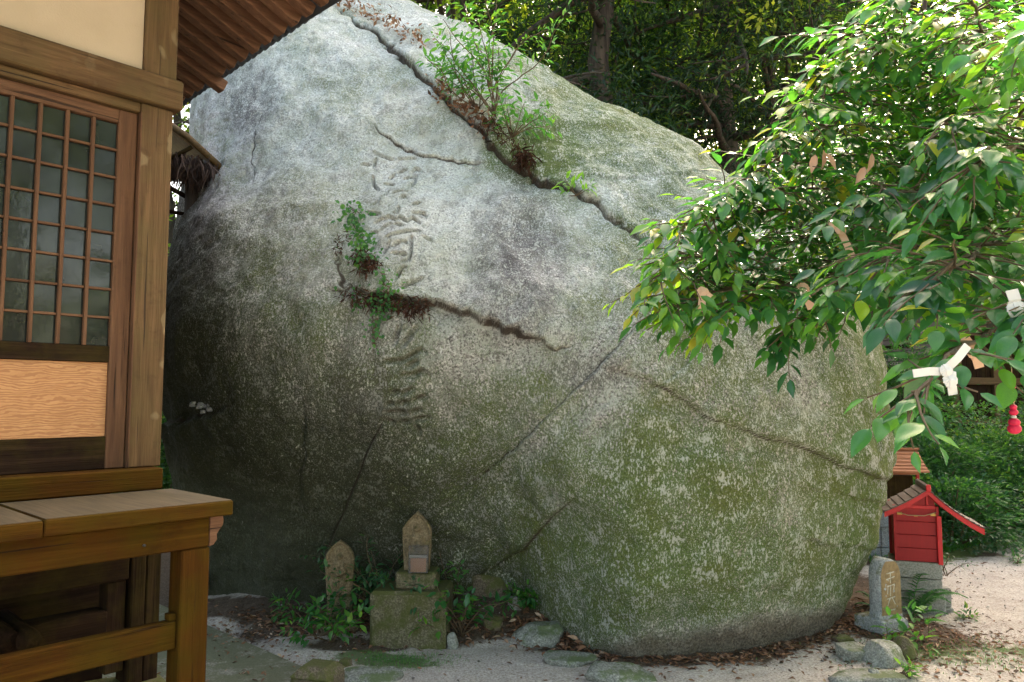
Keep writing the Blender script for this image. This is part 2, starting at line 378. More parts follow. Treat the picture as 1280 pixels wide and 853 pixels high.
# ------------------------------------------------------------------ the boulder (one closed mesh, carved)
def build_boulder():
    Rt = [(-80, 395), (-60, 430), (-30, 468), (0, 500), (12, 522), (35, 575), (62, 640), (105, 705), (155, 768), (185, 815), (212, 868), (290, 970), (360, 1042), (410, 1080), (480, 1100), (560, 1100), (640, 1088), (690, 1070), (750, 1042), (790, 1018), (840, 990)]
    Lf = [(-80, 405), (-60, 350), (-30, 275), (0, 248), (60, 234), (135, 231), (200, 234), (250, 226), (330, 212), (400, 203), (470, 199), (560, 198), (650, 200), (720, 212), (770, 232), (830, 250)]
    zt = 5.95
    zc = np.concatenate([np.linspace(-.2, 5.4, 50), 5.4 + .55 * np.sin(np.linspace(0, 1, 14)[1:] * math.pi / 2)])
    Fz = lambda z: np.interp(z, [-.2, .0, .5, 1.2, 2, 3, 4, 5, 5.6, 5.95], [4.95, 4.80, 4.62, 4.58, 4.75, 5.2, 5.82, 6.55, 7.1, 7.6])
    Bz = lambda z: np.interp(z, [-.2, 2, 4, 5, 5.6, 5.95], [9.2, 9.6, 9.2, 8.7, 8.2, 7.7])
    Cz = lambda z: np.interp(z, [-.2, 2, 4, 5.95], [7.0, 7.1, 7.3, 7.65])
    xl = np.interp(zc, [-.2, 1, 4, 5.4, 5.95], [-2.6, -3.0, -3.0, -2.2, -1.6]); xr = np.interp(zc, [-.2, 1.5, 4, 5.95], [2.4, 3.0, 2., -1.5])
    th = np.linspace(0, 2 * math.pi, 240, endpoint=False); n_ = 2.6
    def ring(z, a, b):
        c_, s_ = np.cos(th), np.sin(th); ex = 2 / n_
        X = (a + b)[:, None] / 2 + (b - a)[:, None] / 2 * (np.sign(c_) * np.abs(c_) ** ex)[None]
        S = (np.sign(s_) * np.abs(s_) ** ex)[None]
        Y = np.where(S < 0, Cz(z)[:, None] + (Cz(z) - Fz(z))[:, None] * S, Cz(z)[:, None] + (Bz(z) - Cz(z))[:, None] * S)
        return X, Y
    for it in range(90):
        X, Y = ring(zc, xl, xr); px, py = proj(np.stack([X, Y, np.broadcast_to(zc[:, None], X.shape)], -1))
        i = np.argmax(px, 1); j = np.argmin(px, 1); k = np.arange(len(zc))
        tr_ = np.interp(py[k, i], [q[0] for q in Rt], [q[1] for q in Rt]); tl = np.interp(py[k, j], [q[0] for q in Lf], [q[1] for q in Lf])
        xr = xr + .35 * (tr_ - px[k, i]) * Y[k, i] / F; xl = xl + .35 * (tl - px[k, j]) * Y[k, j] / F
        m = xr - xl < .3; mid = (xr + xl) / 2; xr = np.where(m, mid + .15, xr); xl = np.where(m, mid - .15, xl)
    # smooth
    for _ in range(2):
        xr[1:-1] = (xr[:-2] + 2 * xr[1:-1] + xr[2:]) / 4; xl[1:-1] = (xl[:-2] + 2 * xl[1:-1] + xl[2:]) / 4
    # fine rings
    zs = []; z = -.2
    while z < 5.93:
        zs.append(z); z += .0068 if 1.75 < z < 4.1 else (.009 if .7 < z < 1.76 else .0125)
    zs = np.array(zs + [5.935]); a = np.interp(zs, zc, xl); b = np.interp(zs, zc, xr)
    # fine angles
    tf = np.linspace(math.pi, 2 * math.pi, 6001); cc = np.sign(np.cos(tf)) * np.abs(np.cos(tf)) ** (2 / n_); ss = -np.abs(np.sin(tf)) ** (2 / n_)
    xx = cc * 3.; yy = ss * 2.3; ds = np.hypot(np.diff(xx), np.diff(yy)); xm = (xx[1:] + xx[:-1]) / 2
    wgt = ds * np.where((xm > -1.45) & (xm < -.45), 1 / .0065, 1 / .0115); cum = np.concatenate([[0], np.cumsum(wgt)])
    nf = int(cum[-1]); tq = np.interp(np.linspace(0, cum[-1], nf), cum, tf)
    tb = np.linspace(0, math.pi, 80)[1:-1]
    tt = np.concatenate([tq, tb]); c_ = np.sign(np.cos(tt)) * np.abs(np.cos(tt)) ** (2 / n_); s_ = np.sign(np.sin(tt)) * np.abs(np.sin(tt)) ** (2 / n_)
    X = (a + b)[:, None] / 2 + (b - a)[:, None] / 2 * c_[None]; Z = np.broadcast_to(zs[:, None], X.shape).copy()
    Y = np.where(s_[None] < 0, Cz(zs)[:, None] + (Cz(zs) - Fz(zs))[:, None] * s_[None], Cz(zs)[:, None] + (Bz(zs) - Cz(zs))[:, None] * s_[None])
    # the hollow at the lower left, a hump at the upper right
    front = sst(.2, -.3, s_)[None] * np.ones_like(X)
    Y += front * .86 * sst(.85, -.15, X) * sst(2.2, .35, Z) * sst(-3.3, -1.9, X)
    Y += front * .08 * sst(-.8, -2.6, X) * sst(2.2, 1.2, Z) * sst(.4, 1.2, Z)
    P = np.stack([X, Y, Z], -1)
    def normals(P):
        du = np.roll(P, -1, 1) - np.roll(P, 1, 1); dv = np.gradient(P, axis=0); return norm(np.cross(du, dv))
    N = normals(P)
    # smooth normal field
    # large relief
    nz = np.stack([X * .55, Y * .55, Z * .55], -1)
    rg = 1 - np.abs(fbm(np.stack([X * 1.9 + 3, Y * 1.9, Z * 1.5], -1), 3, .55)) * 1.6
    disp = .022 * rg + .13 * fbm(nz, 3, .5) + .028 * fbm(np.stack([X * 2.6, Y * 2.6, Z * 2.6], -1) + 5, 3) + .008 * fbm(np.stack([X * 14, Y * 14, Z * 12], -1), 3, .6)
    ff = proj(P)
    fy = front[0] > .5
    def w2(pts):
        """photo pixels -> (x,z) on the base surface"""
        out = []
        pxs = ff[0][:, fy]; pys = ff[1][:, fy]; Xs = X[:, fy]; Zs = Z[:, fy]
        for (u, v) in pts:
            k = np.argmin((pxs[::3, ::3] - u) ** 2 + (pys[::3, ::3] - v) ** 2); r, q = np.unravel_index(k, pxs[::3, ::3].shape)
            r *= 3; q *= 3; r0, r1, q0, q1 = max(0, r - 4), r + 5, max(0, q - 4), q + 5
            k = np.argmin((pxs[r0:r1, q0:q1] - u) ** 2 + (pys[r0:r1, q0:q1] - v) ** 2); rr, qq = np.unravel_index(k, pxs[r0:r1, q0:q1].shape)
            out.append((Xs[r0 + rr, q0 + qq], Zs[r0 + rr, q0 + qq]))
        return out
    crack = np.zeros_like(X)
    def apply(pts, prou, rec, fall, width, groove, gw, paintw, side_up=True, wob=.012):
        nonlocal disp
        q = w2(pts); qs = np.array(q); m = (X > qs[:, 0].min() - 2 * fall - .1) & (X < qs[:, 0].max() + 2 * fall + .1) & (Z > qs[:, 1].min() - 2 * fall - .1) & (Z < qs[:, 1].max() + 2 * fall + .1) & (front > .5)
        x, z = X[m], Z[m]; wn_ = vnoise(np.stack([x * 7, z * 7, x * 0], -1)); wn2 = vnoise(np.stack([x * 22, z * 22, x * 0 + 3], -1))
        d, s, p = seg_dist(x + wob * 2.4 * wn_ + wob * wn2, z + wob * 2 * wn_ + wob * 1.6 * wn2, q)
        if not side_up: s = -s
        env = np.minimum(1, np.minimum(p, 1 - p) * 6) * (.75 + .35 * wn_)
        fl = np.exp(-d / fall) * sst(1, .6, d / (2 * fall))
        D = env * (prou * fl * sst(-width, width, s * d) - rec * fl * sst(width, -width, s * d)) - groove * np.exp(-(d / gw) ** 2) * (.5 + .5 * env)
        disp[m] += D
        if paintw: crack[m] = np.maximum(crack[m], np.exp(-(d / paintw) ** 2) * (.6 + .4 * env))
    apply([(425, 3), (470, 35), (520, 80), (560, 118), (600, 150), (640, 188), (690, 212), (740, 245), (780, 280), (820, 314)], .045, .03, .5, .012, .055, .017, .016)
    apply([(424, 370), (470, 377), (520, 383), (560, 389), (600, 404), (640, 414), (680, 428), (712, 438)], .085, .055, .4, .012, .020, .012, .010)
    apply([(750, 462), (800, 480), (850, 507), (885, 530), (940, 546), (1000, 562), (1040, 582), (1096, 600)], .055, .035, .3, .022, .014, .018, .005, True, .004)
    apply([(802, 402), (760, 450), (735, 475), (700, 508), (660, 545), (600, 590), (560, 616)], .014, .008, .3, .008, .018, .007, .0045, True, .013)
    apply([(590, 724), (620, 706), (665, 682), (700, 640), (735, 612)], .035, .02, .3, .016, .018, .015, .005, True, .004)
    apply([(465, 150), (500, 168), (530, 181), (570, 186), (612, 188)], .02, .008, .2, .006, .022, .007, .0055, True, .005)
    apply([(700, 216), (760, 222), (830, 228), (905, 233)], .01, .006, .2, .008, .008, .010, 0)
    apply([(488, 512), (470, 545), (450, 590), (430, 645), (412, 690)], .02, .01, .25, .01, .018, .008, .006, True, .005)
    apply([(212, 552), (245, 530), (285, 508), (306, 498)], .05, .05, .3, .02, .02, .01, .006, False)
    apply([(975, 600), (1060, 614)], .02, .01, .15, .01, .0, .01, 0)
    apply([(985, 662), (1075, 676)], .02, .01, .15, .01, .0, .01, 0)
    apply([(872, 440), (842, 470), (806, 498)], .015, .01, .15, .01, .01, .012, 0)
    apply([(385, 500), (388, 560), (380, 640)], .02, .02, .15, .015, .02, .02, .0)
    apply([(322, 130), (306, 180), (300, 215)], .004, .004, .1, .01, .010, .007, .006)
    apply([(420, 330), (440, 372), (470, 395)], .03, .02, .2, .02, .02, .015, .01, False)
    # the carved inscription
    A = lambda L: [(440 + x / 7.107, 170 + y / 7.107) for x, y in L]
    B = lambda L: [(440 + x / 7.107, 270 + y / 7.107) for x, y in L]
    D_ = lambda L: [(440 + x / 4.739, 380 + y / 4.739) for x, y in L]
    strokes = [A(s) for s in ([(180, 70), (240, 98), (350, 120)], [(405, 115), (470, 104), (545, 95)], [(192, 125), (175, 180)], [(60, 185), (125, 172)], [(405, 235), (465, 200)], [(510, 225), (550, 195), (605, 215)], [(315, 288), (352, 252)], [(270, 350), (345, 350)], [(462, 292), (500, 292)],
        [(550, 268), (548, 340), (515, 400), (472, 440)], [(355, 485), (420, 466), (472, 462)], [(312, 448), (290, 490), (240, 515)], [(238, 530), (230, 562), (195, 585)], [(430, 535), (466, 516)], [(548, 602), (588, 590)], [(130, 662), (180, 678), (242, 686)], [(375, 702), (412, 690), (414, 645)], [(548, 700), (630, 690), (658, 716)],
        [(203, 768), (268, 742)], [(290, 748), (340, 735), (400, 768), (430, 745), (490, 788), (545, 745), (602, 790)], [(160, 280), (175, 360), (215, 415)])] + \
        [B(s) for s in ([(175, 160), (240, 165), (290, 120), (345, 92)], [(390, 105), (462, 132)], [(325, 238), (440, 215), (520, 182), (602, 170)], [(352, 290), (325, 350), (310, 388)], [(385, 330), (452, 293)], [(385, 400), (430, 408)], [(455, 408), (497, 412)], [(540, 245), (545, 400), (522, 475), (475, 492)], [(500, 540), (465, 552), (430, 638)], [(470, 706), (560, 660), (638, 624)], [(650, 228), (712, 262)], [(480, 295), (500, 300)])] + \
        [D_(s) for s in ([(292, 148), (265, 232)], [(392, 163), (352, 200), (313, 242)], [(222, 328), (320, 322), (420, 268), (442, 286)], [(340, 358), (396, 328)], [(328, 403), (380, 410), (425, 380), (467, 410)], [(262, 495), (298, 490)], [(318, 502), (372, 474)], [(298, 548), (346, 552)], [(378, 546), (442, 522)], [(238, 556), (266, 550)], [(228, 603), (280, 611)], [(293, 610), (337, 614)], [(368, 608), (412, 598)], [(232, 660), (266, 672)], [(298, 674), (340, 676)], [(368, 666), (462, 648)], [(395, 708), (412, 742)])]
    for k, s in enumerate(strokes):
        q = np.array(w2(s)); wdt = .0125 if k < 33 else .017; m = (X > q[:, 0].min() - .06) & (X < q[:, 0].max() + .06) & (Z > q[:, 1].min() - .06) & (Z < q[:, 1].max() + .06) & (front > .5)
        d, sd, p = seg_dist(X[m], Z[m], [tuple(t) for t in q])
        env = .55 + .45 * np.sin(np.clip(p, 0, 1) * math.pi)
        disp[m] += -(.038 if k < 33 else .042) * env * np.exp(-(d / wdt) ** 4) + .007 * np.exp(-(d / .035) ** 2) * (sd > 0)
        crack[m] = np.maximum(crack[m], .58 * env * np.exp(-(d / (wdt * .8)) ** 2))  # short shadows of the carved strokes darkened into the colour as well
    P2 = P + N * disp[..., None]
    # coarse colour tables: moss, bare stone, stains, and shade painted dark at lower left
    gx = np.arange(200, 1200, 100); gy = np.arange(0, 900, 100)
    moss = np.array([[.0, .0, .05, .12, .35, .35, .4, .4, .4, .4], [.0, .0, .10, .10, .20, .62, .70, .6, .5, .4], [.05, .10, .05, .05, .08, .60, .45, .45, .5, .5], [.25, .30, .15, .05, .05, .12, .35, .40, .4, .4],
                     [.45, .45, .38, .28, .12, .12, .32, .42, .42, .65], [.62, .6, .52, .48, .42, .30, .36, .42, .30, .85], [.65, .65, .60, .60, .58, .45, .72, .70, .34, .85], [.6, .6, .62, .6, .62, .58, .80, .66, .60, .85], [.55, .5, .6, .6, .6, .65, .6, .5, .5, .6]])
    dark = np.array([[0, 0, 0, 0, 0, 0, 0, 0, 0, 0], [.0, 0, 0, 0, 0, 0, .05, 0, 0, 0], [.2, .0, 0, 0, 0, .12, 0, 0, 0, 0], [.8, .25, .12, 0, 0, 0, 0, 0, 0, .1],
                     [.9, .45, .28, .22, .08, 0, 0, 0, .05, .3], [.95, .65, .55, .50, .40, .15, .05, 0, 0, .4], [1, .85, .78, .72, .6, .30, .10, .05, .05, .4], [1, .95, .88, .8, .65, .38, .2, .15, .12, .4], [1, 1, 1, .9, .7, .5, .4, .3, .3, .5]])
    px, py = proj(P2); fx = np.clip((px - 200) / 100, 0, 8.999); fyv = np.clip(py / 100, 0, 7.999)
    i = fx.astype(int); j = fyv.astype(int); u = fx - i; v = fyv - j
    def bil(T): return (T[j, i] * (1 - u) + T[j, i + 1] * u) * (1 - v) + (T[j + 1, i] * (1 - u) + T[j + 1, i + 1] * u) * v
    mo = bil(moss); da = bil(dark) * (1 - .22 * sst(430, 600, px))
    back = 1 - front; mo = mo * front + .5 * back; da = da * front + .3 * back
    def blob(cx, cy, rx, ry, soft=.5): return np.clip(1 - np.hypot((px - cx) / rx, (py - cy) / ry), 0, 1) ** soft * front
    mo = np.maximum(mo, 1.1 * blob(672, 186, 75, 55, .45)); mo = np.maximum(mo, .7 * blob(780, 150, 70, 45, .8)); mo = np.maximum(mo, .6 * blob(740, 140, 60, 30, .8))
    bare = np.clip(sst(750, 815, py - (px - 900) * -.12) * sst(650, 820, px) + .3 * vnoise(P * 3), 0, 1) * front * sst(1115, 1060, px)
    mo = mo * (1 - .85 * bare)
    stain_shade = np.maximum.reduce([1.0 * blob(648, 318, 66, 115), .85 * blob(735, 465, 55, 28), 1.0 * blob(312, 128, 44, 55), .55 * blob(460, 440, 60, 110), .7 * blob(250, 270, 36, 90)])  # rock stains; the last blob paints the deep shadow beside the shed
    liv = np.maximum(blob(255, 190, 70, 110, .7), .6 * blob(650, 330, 90, 90, .7))           # violet tinge
    warm = sst(750, 950, px) * sst(450, 640, py) * front
    me_v = P2.reshape(-1, 3); nr, nc = X.shape
    idx = np.arange(nr * nc).reshape(nr, nc); a0 = idx[:-1, :]; b0 = np.roll(idx, -1, 1)[:-1]; c0 = np.roll(idx, -1, 1)[1:]; d0 = idx[1:, :]
    Fc = np.stack([a0, b0, c0, d0], -1).reshape(-1, 4)
    c1 = np.stack([mo, da, bare, crack], -1).reshape(-1, 4); c2 = np.stack([stain_shade, liv, warm, sst(430, 250, py) * front], -1).reshape(-1, 4)
    # caps
    top = P2[-1].mean(0) + np.array([0, 0, .02]); me_v = np.vstack([me_v, top]); ti = nr * nc
    c1 = np.vstack([c1, [.3, 0, 0, 0]]); c2 = np.vstack([c2, [0, 0, 0, 1]])
    cap = np.array([[idx[-1, k], idx[-1, (k + 1) % nc], ti, ti] for k in range(nc)])
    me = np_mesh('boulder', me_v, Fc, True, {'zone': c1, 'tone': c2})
    return me, P2, N, idx, front, (me_v, cap)

g = G('granite_boulder'); v = g.coord(); z1 = g.attr('zone'); z2 = g.attr('tone')
s1 = g.n('SeparateColor', {0: z1.outputs['Color']}).outputs; cr = z1.outputs['Alpha']
s2 = g.n('SeparateColor', {0: z2.outputs['Color']}).outputs; hi = z2.outputs['Alpha']
nA = g.noise(v, 66, 3, .8); nB = g.noise(v, 2.4, 6, .62); nC = g.noise(g.coord((78, 78, 36)), 1.0, 3, .8); nD = g.noise(v, 110, 3, .7); nE = g.noise(v, 9, 5, .7)
vor = g.n('TexVoronoi', {'Vector': v, 'Scale': 34.0}).outputs[0]
base = g.ramp(nA, [(.36, (.07, .065, .06)), (.45, (.21, .20, .18)), (.52, (.37, .36, .33)), (.60, (.60, .59, .54))])
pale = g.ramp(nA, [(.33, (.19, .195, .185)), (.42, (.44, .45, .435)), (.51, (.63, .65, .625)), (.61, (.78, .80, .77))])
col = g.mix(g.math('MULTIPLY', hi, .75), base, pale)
col = g.mix(g.mr(nB, .40, .62, 0, .35), col, (.30, .36, .30))
col = g.mix(g.math('MULTIPLY', s2[1], .55), col, g.mix(1, col, (1.0, .88, 1.05), 'MULTIPLY'))
col = g.mix(g.math('MULTIPLY', s2[2], .5), col, g.mix(1, col, (1.05, .97, .84), 'MULTIPLY'))
# larger lichen discs, seepage streaks and a patchy change of grain
nL = g.noise(g.coord((1, 1, 1)), 5.5, 5, .7, .6); stk = g.noise(g.coord((9, 9, .9)), 1.0, 5, .65)
col = g.mix(g.mr(nL, .56, .62, 0, .45), col, (.58, .60, .54))
col = g.mix(g.mr(stk, .50, .66, 0, .55), col, (.15, .145, .125))
col = g.mix(g.mr(nE, .30, .44, .35, 0), col, (.33, .325, .29))
# moss with ragged edges
mn = g.math('ADD', g.math('MULTIPLY', nC, 1.7), g.math('ADD', g.math('MULTIPLY', nB, .75), g.math('MULTIPLY', nE, .95)))
mf = g.mr(g.math('ADD', mn, g.math('MULTIPLY', s1[0], .62)), 1.78, 1.95, 0, .95)
mosscol = g.ramp(nD, [(.3, (.030, .056, .011)), (.55, (.070, .128, .024)), (.75, (.13, .21, .055))])
mosscol = g.mix(g.mr(nB, .35, .65), mosscol, g.mix(1, mosscol, (1.35, .95, .8), 'MULTIPLY'))
col = g.mix(mf, col, mosscol)
# roof and overhang shade painted near black at lower left, with dark moss
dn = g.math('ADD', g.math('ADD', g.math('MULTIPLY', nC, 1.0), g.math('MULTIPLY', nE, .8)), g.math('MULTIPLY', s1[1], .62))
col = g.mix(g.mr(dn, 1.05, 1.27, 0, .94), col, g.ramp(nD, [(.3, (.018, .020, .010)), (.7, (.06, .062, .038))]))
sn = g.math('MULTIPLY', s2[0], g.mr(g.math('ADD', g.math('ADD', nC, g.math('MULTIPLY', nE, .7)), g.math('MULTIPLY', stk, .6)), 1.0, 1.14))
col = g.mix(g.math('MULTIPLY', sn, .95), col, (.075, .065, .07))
# white lichen flecks
col = g.mix(g.math('MULTIPLY', g.mr(g.math('ADD', nC, g.math('MULTIPLY', g.math('SUBTRACT', nE, .5), .75)), .54, .62, 0, .70), g.mr(s1[1], .0, .9, 1, .08)), col, (.60, .61, .56))
col = g.mix(g.mr(g.math('ADD', g.math('MULTIPLY', s1[2], .9), g.math('MULTIPLY', nE, .5)), .55, .9, 0, .88), col, g.ramp(nA, [(.38, (.060, .048, .034)), (.62, (.165, .135, .105))]))
col = g.mix(g.mr(g.math('ADD', cr, g.math('MULTIPLY', g.math('SUBTRACT', nE, .5), .8)), .3, .75, 0, .9), col, (.045, .030, .022))
hgt = g.math('ADD', g.math('MULTIPLY', nA, .7), g.math('ADD', g.math('MULTIPLY', nD, .35), g.math('MULTIPLY', nE, .8)))
g.set(col, .92, g.bump(hgt, .75, .022), .25); MAT['boulder'] = g.m

bme, BP, BN, BIDX, BFR, _ = build_boulder()
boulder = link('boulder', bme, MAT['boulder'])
tag(boulder, 'giant mossy granite boulder with a carved vertical inscription filling the picture', 'boulder')
_bpx, _bpy = proj(BP); _msk = (BFR > .5)
_bpx = np.where(_msk, _bpx, 1e6)
def hit(px, py):
    k = np.argmin((_bpx[::2, ::2] - px) ** 2 + (_bpy[::2, ::2] - py) ** 2); r, q = np.unravel_index(k, _bpx[::2, ::2].shape)
    return Vector(BP[r * 2, q * 2]), Vector(BN[r * 2, q * 2])

# ------------------------------------------------------------------ ground
def ss(a, b, x): t = min(1, max(0, (x - a) / (b - a))); return t * t * (3 - 2 * t)
def hill(x, y):
    x = np.asarray(x, float); y = np.asarray(y, float)
    back = np.maximum(0, y - 11.5 - .25 * np.maximum(0, x - 4)) * .30
    left = np.maximum(0, -x - 6.5) * .25
    rightb = np.maximum(0, x - 10.5) * .25
    return np.minimum(9, np.maximum.reduce([back, left * sst(2, 9, y), rightb * sst(3, 9, y)]))
def path_edge(x): return 7.75 + .72 * (np.asarray(x, float) - 4.45)
def gh(x, y):
    x = np.asarray(x, float); y = np.asarray(y, float)
    h = hill(x, y)
    # litter bank between the stelae and the boulder
    h = h + .20 * sst(4.98, 5.5, y) * sst(.75, .1, x) * sst(-1.5, -1.0, x)
    h = h + .10 * sst(5.1, 5.9, y) * sst(-1.2, -1.6, x) * sst(-2.6, -1.9, x)
    # earth round the right hand stela
    h = h + .05 * np.exp(-(((x - 2.55) / .6) ** 2 + ((y - 5.15) / .5) ** 2))
    h = h + .15 * sst(0, .6, y - path_edge(x)) * sst(2.6, 3.4, x)
    h = h + .015 * fbm(np.stack([x * .9, y * .9, x * 0], -1), 2)
    return h
def ghs(x, y): return float(gh(np.array([x]), np.array([y]))[0])
def build_ground():
    def axis(lo, hi, a, b, d, grow=1.13):
        q = list(np.arange(a, b, d)); s = d
        while q[-1] < hi: s *= grow; q.append(q[-1] + s)
        s = d; f = []; t = a
        while t > lo: s *= grow; t -= s; f.append(t)
        return np.array(f[::-1] + q)
    xs = axis(-420, 420, -2.6, 5.6, .022); ys = axis(-300, 500, 3.6, 8.6, .022)
    X, Y = np.meshgrid(xs, ys); Z = gh(X, Y)
    near = sst(14, 8, np.abs(Y - 5)) * sst(12, 7, np.abs(X - 2))
    nz = fbm(np.stack([X * 2.2, Y * 2.2, X * 0], -1), 3)
    fine = vnoise(np.stack([X * 17, Y * 17, X * 0 + 1], -1)); fine2 = vnoise(np.stack([X * 40, Y * 40, X * 0 + 1], -1))
    # masks: sand / litter earth / moss
    dbx = seg_dist(X, Y, [(-2.6, 6.0), (-1.6, 5.45), (-.6, 5.3), (.1, 5.3), (.45, 5.0), (.85, 4.78), (1.4, 4.85), (2.1, 5.25), (2.5, 5.8), (3.2, 6.6)])[0]
    earth = sst(.42, .12, dbx + .12 * nz) * sst(8.5, 6.5, Y)
    earth = np.maximum(earth, sst(.62, .32, np.hypot((X - 2.6) / 1.0, (Y - 5.2) / 1.05) + .12 * nz))
    earth = np.maximum(earth, sst(-.25, .25, Y - path_edge(X) + .35 * nz) * sst(3.0, 3.6, X))
    earth = np.maximum(earth, sst(3.5, 2.9, X) * sst(6.3, 6.9, Y))
    earth = np.maximum(earth, sst(-2.4, -2.9, X) * sst(5.2, 5.8, Y))
    earth = np.maximum(earth, sst(9.0, 9.5, Y)); earth = np.maximum(earth, sst(-3, -9, X))
    earth = np.maximum(earth, .8 * sst(.5, .2, np.hypot((X + 1.0) / 1.0, (Y - 5.0) / .35)))
    mo = .9 * np.exp(-(((X + .72) / .33) ** 2 + ((Y - 4.72) / .14) ** 2)) + .7 * np.exp(-(((X + .95) / .18) ** 2 + ((Y - 4.85) / .1) ** 2)) + .6 * np.exp(-(((X - 3.35) / .3) ** 2 + ((Y - 4.9) / .12) ** 2)) + .55 * np.exp(-(((X - 2.6) / .7) ** 2 + ((Y - 4.75) / .25) ** 2)) + .8 * np.exp(-((Y - path_edge(X) - .1) / .35) ** 2) * sst(3.6, 4.4, X)
    Z = Z + near * (.006 * nz + .004 * fine * (1 + 1.5 * earth) + .0025 * fine2)
    V = np.stack([X, Y, Z], -1).reshape(-1, 3); ny, nx = X.shape; idx = np.arange(nx * ny).reshape(ny, nx)
    Fc = np.stack([idx[:-1, :-1], idx[:-1, 1:], idx[1:, 1:], idx[1:, :-1]], -1).reshape(-1, 4)
    col = np.stack([earth, mo, earth * 0, earth * 0 + 1], -1).reshape(-1, 4)
    return np_mesh('ground', V, Fc, True, {'zone': col})
g = G('sandy_ground'); v = g.coord(); s1 = g.n('SeparateColor', {0: g.attr('zone').outputs['Color']}).outputs
n1 = g.noise(v, 70, 5, .75); n2 = g.noise(v, 2.5, 6, .65); n3 = g.noise(v, 260, 3, .6); n4 = g.noise(v, 14, 5, .7)
sand = g.ramp(n1, [(.34, (.20, .165, .14)), (.45, (.40, .35, .31)), (.56, (.54, .49, .45)), (.68, (.66, .62, .58))])
sand = g.mix(g.mr(n2, .45, .7, 0, .5), sand, (.27, .22, .19)); sand = g.mix(g.mr(n3, .62, .72, 0, .6), sand, (.12, .09, .07))
soil = g.ramp(n1, [(.3, (.035, .024, .016)), (.5, (.085, .06, .042)), (.7, (.17, .13, .10))])
col = g.mix(g.mr(g.math('ADD', s1[0], g.math('MULTIPLY', g.math('SUBTRACT', n4, .5), .9)), .3, .62), sand, soil)
col = g.mix(g.mr(g.math('ADD', s1[1], g.math('MULTIPLY', g.math('SUBTRACT', n4, .5), 1.2)), .35, .6, 0, .85), col, g.ramp(n3, [(.3, (.04, .07, .015)), (.7, (.12, .17, .045))]))
g.set(col, .95, g.bump(g.math('ADD', n1, g.math('MULTIPLY', n4, 1.5)), .6, .015), .2); MAT['ground'] = g.m
tag(link('ground', build_ground(), MAT['ground']), kind='structure')

# ------------------------------------------------------------------ the hall: local x runs along its face, y goes inward
O = at(292, 625, 3.2); HR = math.atan2(.737, .676)
HX = Vector((math.cos(HR), math.sin(HR), 0)); HY = Vector((-math.sin(HR), math.cos(HR), 0))
hall = empty('temple_hall', (O.x, O.y, 0), HR, 'weathered wooden temple hall with lattice door, veranda and deep rafters, left of the boulder', 'temple hall')
def hp(px, py, q):                          # (along, height) where the sight line meets the upright plane y=q of the hall
    r = ray(px, py); E = Vector((EYE.x - O.x, EYE.y - O.y, 0)); r2 = Vector((r.x, r.y, 0))
    t = (q - E.dot(HY)) / r2.dot(HY)
    return (E + r2 * t).dot(HX), EYE.z + r.z * t
ZD = O.z; WQ = .70                          # veranda height, wall plane
def hb(name, x0, x1, y0, y1, z0, z1, mat, c=.005, parent=None, label=None):
    o = MB().box(x0, x1, y0, y1, z0, z1, c).obj(name, MAT[mat], parent or hall)
    if label: o['label'] = label
    return o
pz = lambda px, py: hp(px, py, WQ)[1]
pu = lambda px, py: hp(px, py, WQ)[0]
UR = pu(200, 560)                           # right side of the corner post
UP = UR - .150
UD = pu(148, 400)                           # left side of the stile
zsill = pz(190, 583); zhead = pz(172, 140); znag0 = hp(222, 138, WQ - .035)[1]; znag1 = hp(222, 101, WQ - .035)[1]
# posts
hb('corner_post', UP, UR, WQ - .012, WQ + .135, zsill, znag0 - .003, 'wood_z')
hb('upper_post', pu(182, 40), UR + .012, WQ - .010, WQ + .135, znag1 + .002, 4.55, 'wood_z')
hb('lintel', -2.6, UR + .035, WQ - .045, WQ + .12, znag0, znag1, 'wood_x', .008)
hb('door_head', -2.6, UP - .002, WQ - .004, WQ + .11, zhead, znag0 - .003, 'wood_x')
hb('plaster_wall', -2.6, pu(182, 40) - .002, WQ + .015, WQ + .10, znag1 + .002, 4.5, 'plaster', .002)
hb('threshold', -2.6, hp(204, 595, WQ - .10)[0], WQ - .10, WQ + .14, ZD + .002, zsill - .002, 'deck_x', .006)
# side wall behind the post
for k in range(9):
    z0 = ZD + .02 + k * .30
    hb('wall_board', UR - .03, UR - .008, WQ + .14, WQ + 3.2, z0, z0 + .295, 'old_y', .003)
hb('side_beam', UR - .06, UR + .012, WQ + .125, WQ + 3.2, znag0, znag1, 'wood_y')
# lattice door
door = None
D0 = -2.2
dx1 = UP - .004; stile = .085; zt = zhead - .004; zb = zsill
zlat = pz(142, 433); zrail0 = pz(140, 453); zpan1 = zrail0; zpan0 = pz(137, 546)
lat_top = pz(154, 153)
ds = MB(); ds.box(dx1 - stile, dx1, WQ + .02, WQ + .055, zb, zt, .004)
door = ds.obj('sliding_door', MAT['door_z'], hall)
hb('door_jamb', UP - .003, UP + .004, WQ - .014, WQ + .02, zsill, zhead, 'door_z', .002)
hb('top_rail', D0, dx1 - stile - .001, WQ + .022, WQ + .053, lat_top, zt, 'door_x', .003, door)
hb('middle_rail', D0, dx1 - stile - .001, WQ + .020, WQ + .055, zrail0, zlat, 'old_x', .003, door, 'darker stained middle rail')
hb('bottom_rail', D0, dx1 - stile - .001, WQ + .020, WQ + .055, zb, zpan0, 'old_x', .003, door, 'dark mossy bottom rail')
hb('door_panel', D0, dx1 - stile - .001, WQ + .034, WQ + .042, zpan0 + .001, zpan1 - .001, 'panel', .001, door)
xr_ = dx1 - stile; pitch = (xr_ - pu(123, 300)) / 1.0 if False else .109
cols = [xr_ - pitch * k for k in range(0, 16)]
rows = 8; rh = (lat_top - zlat) / rows
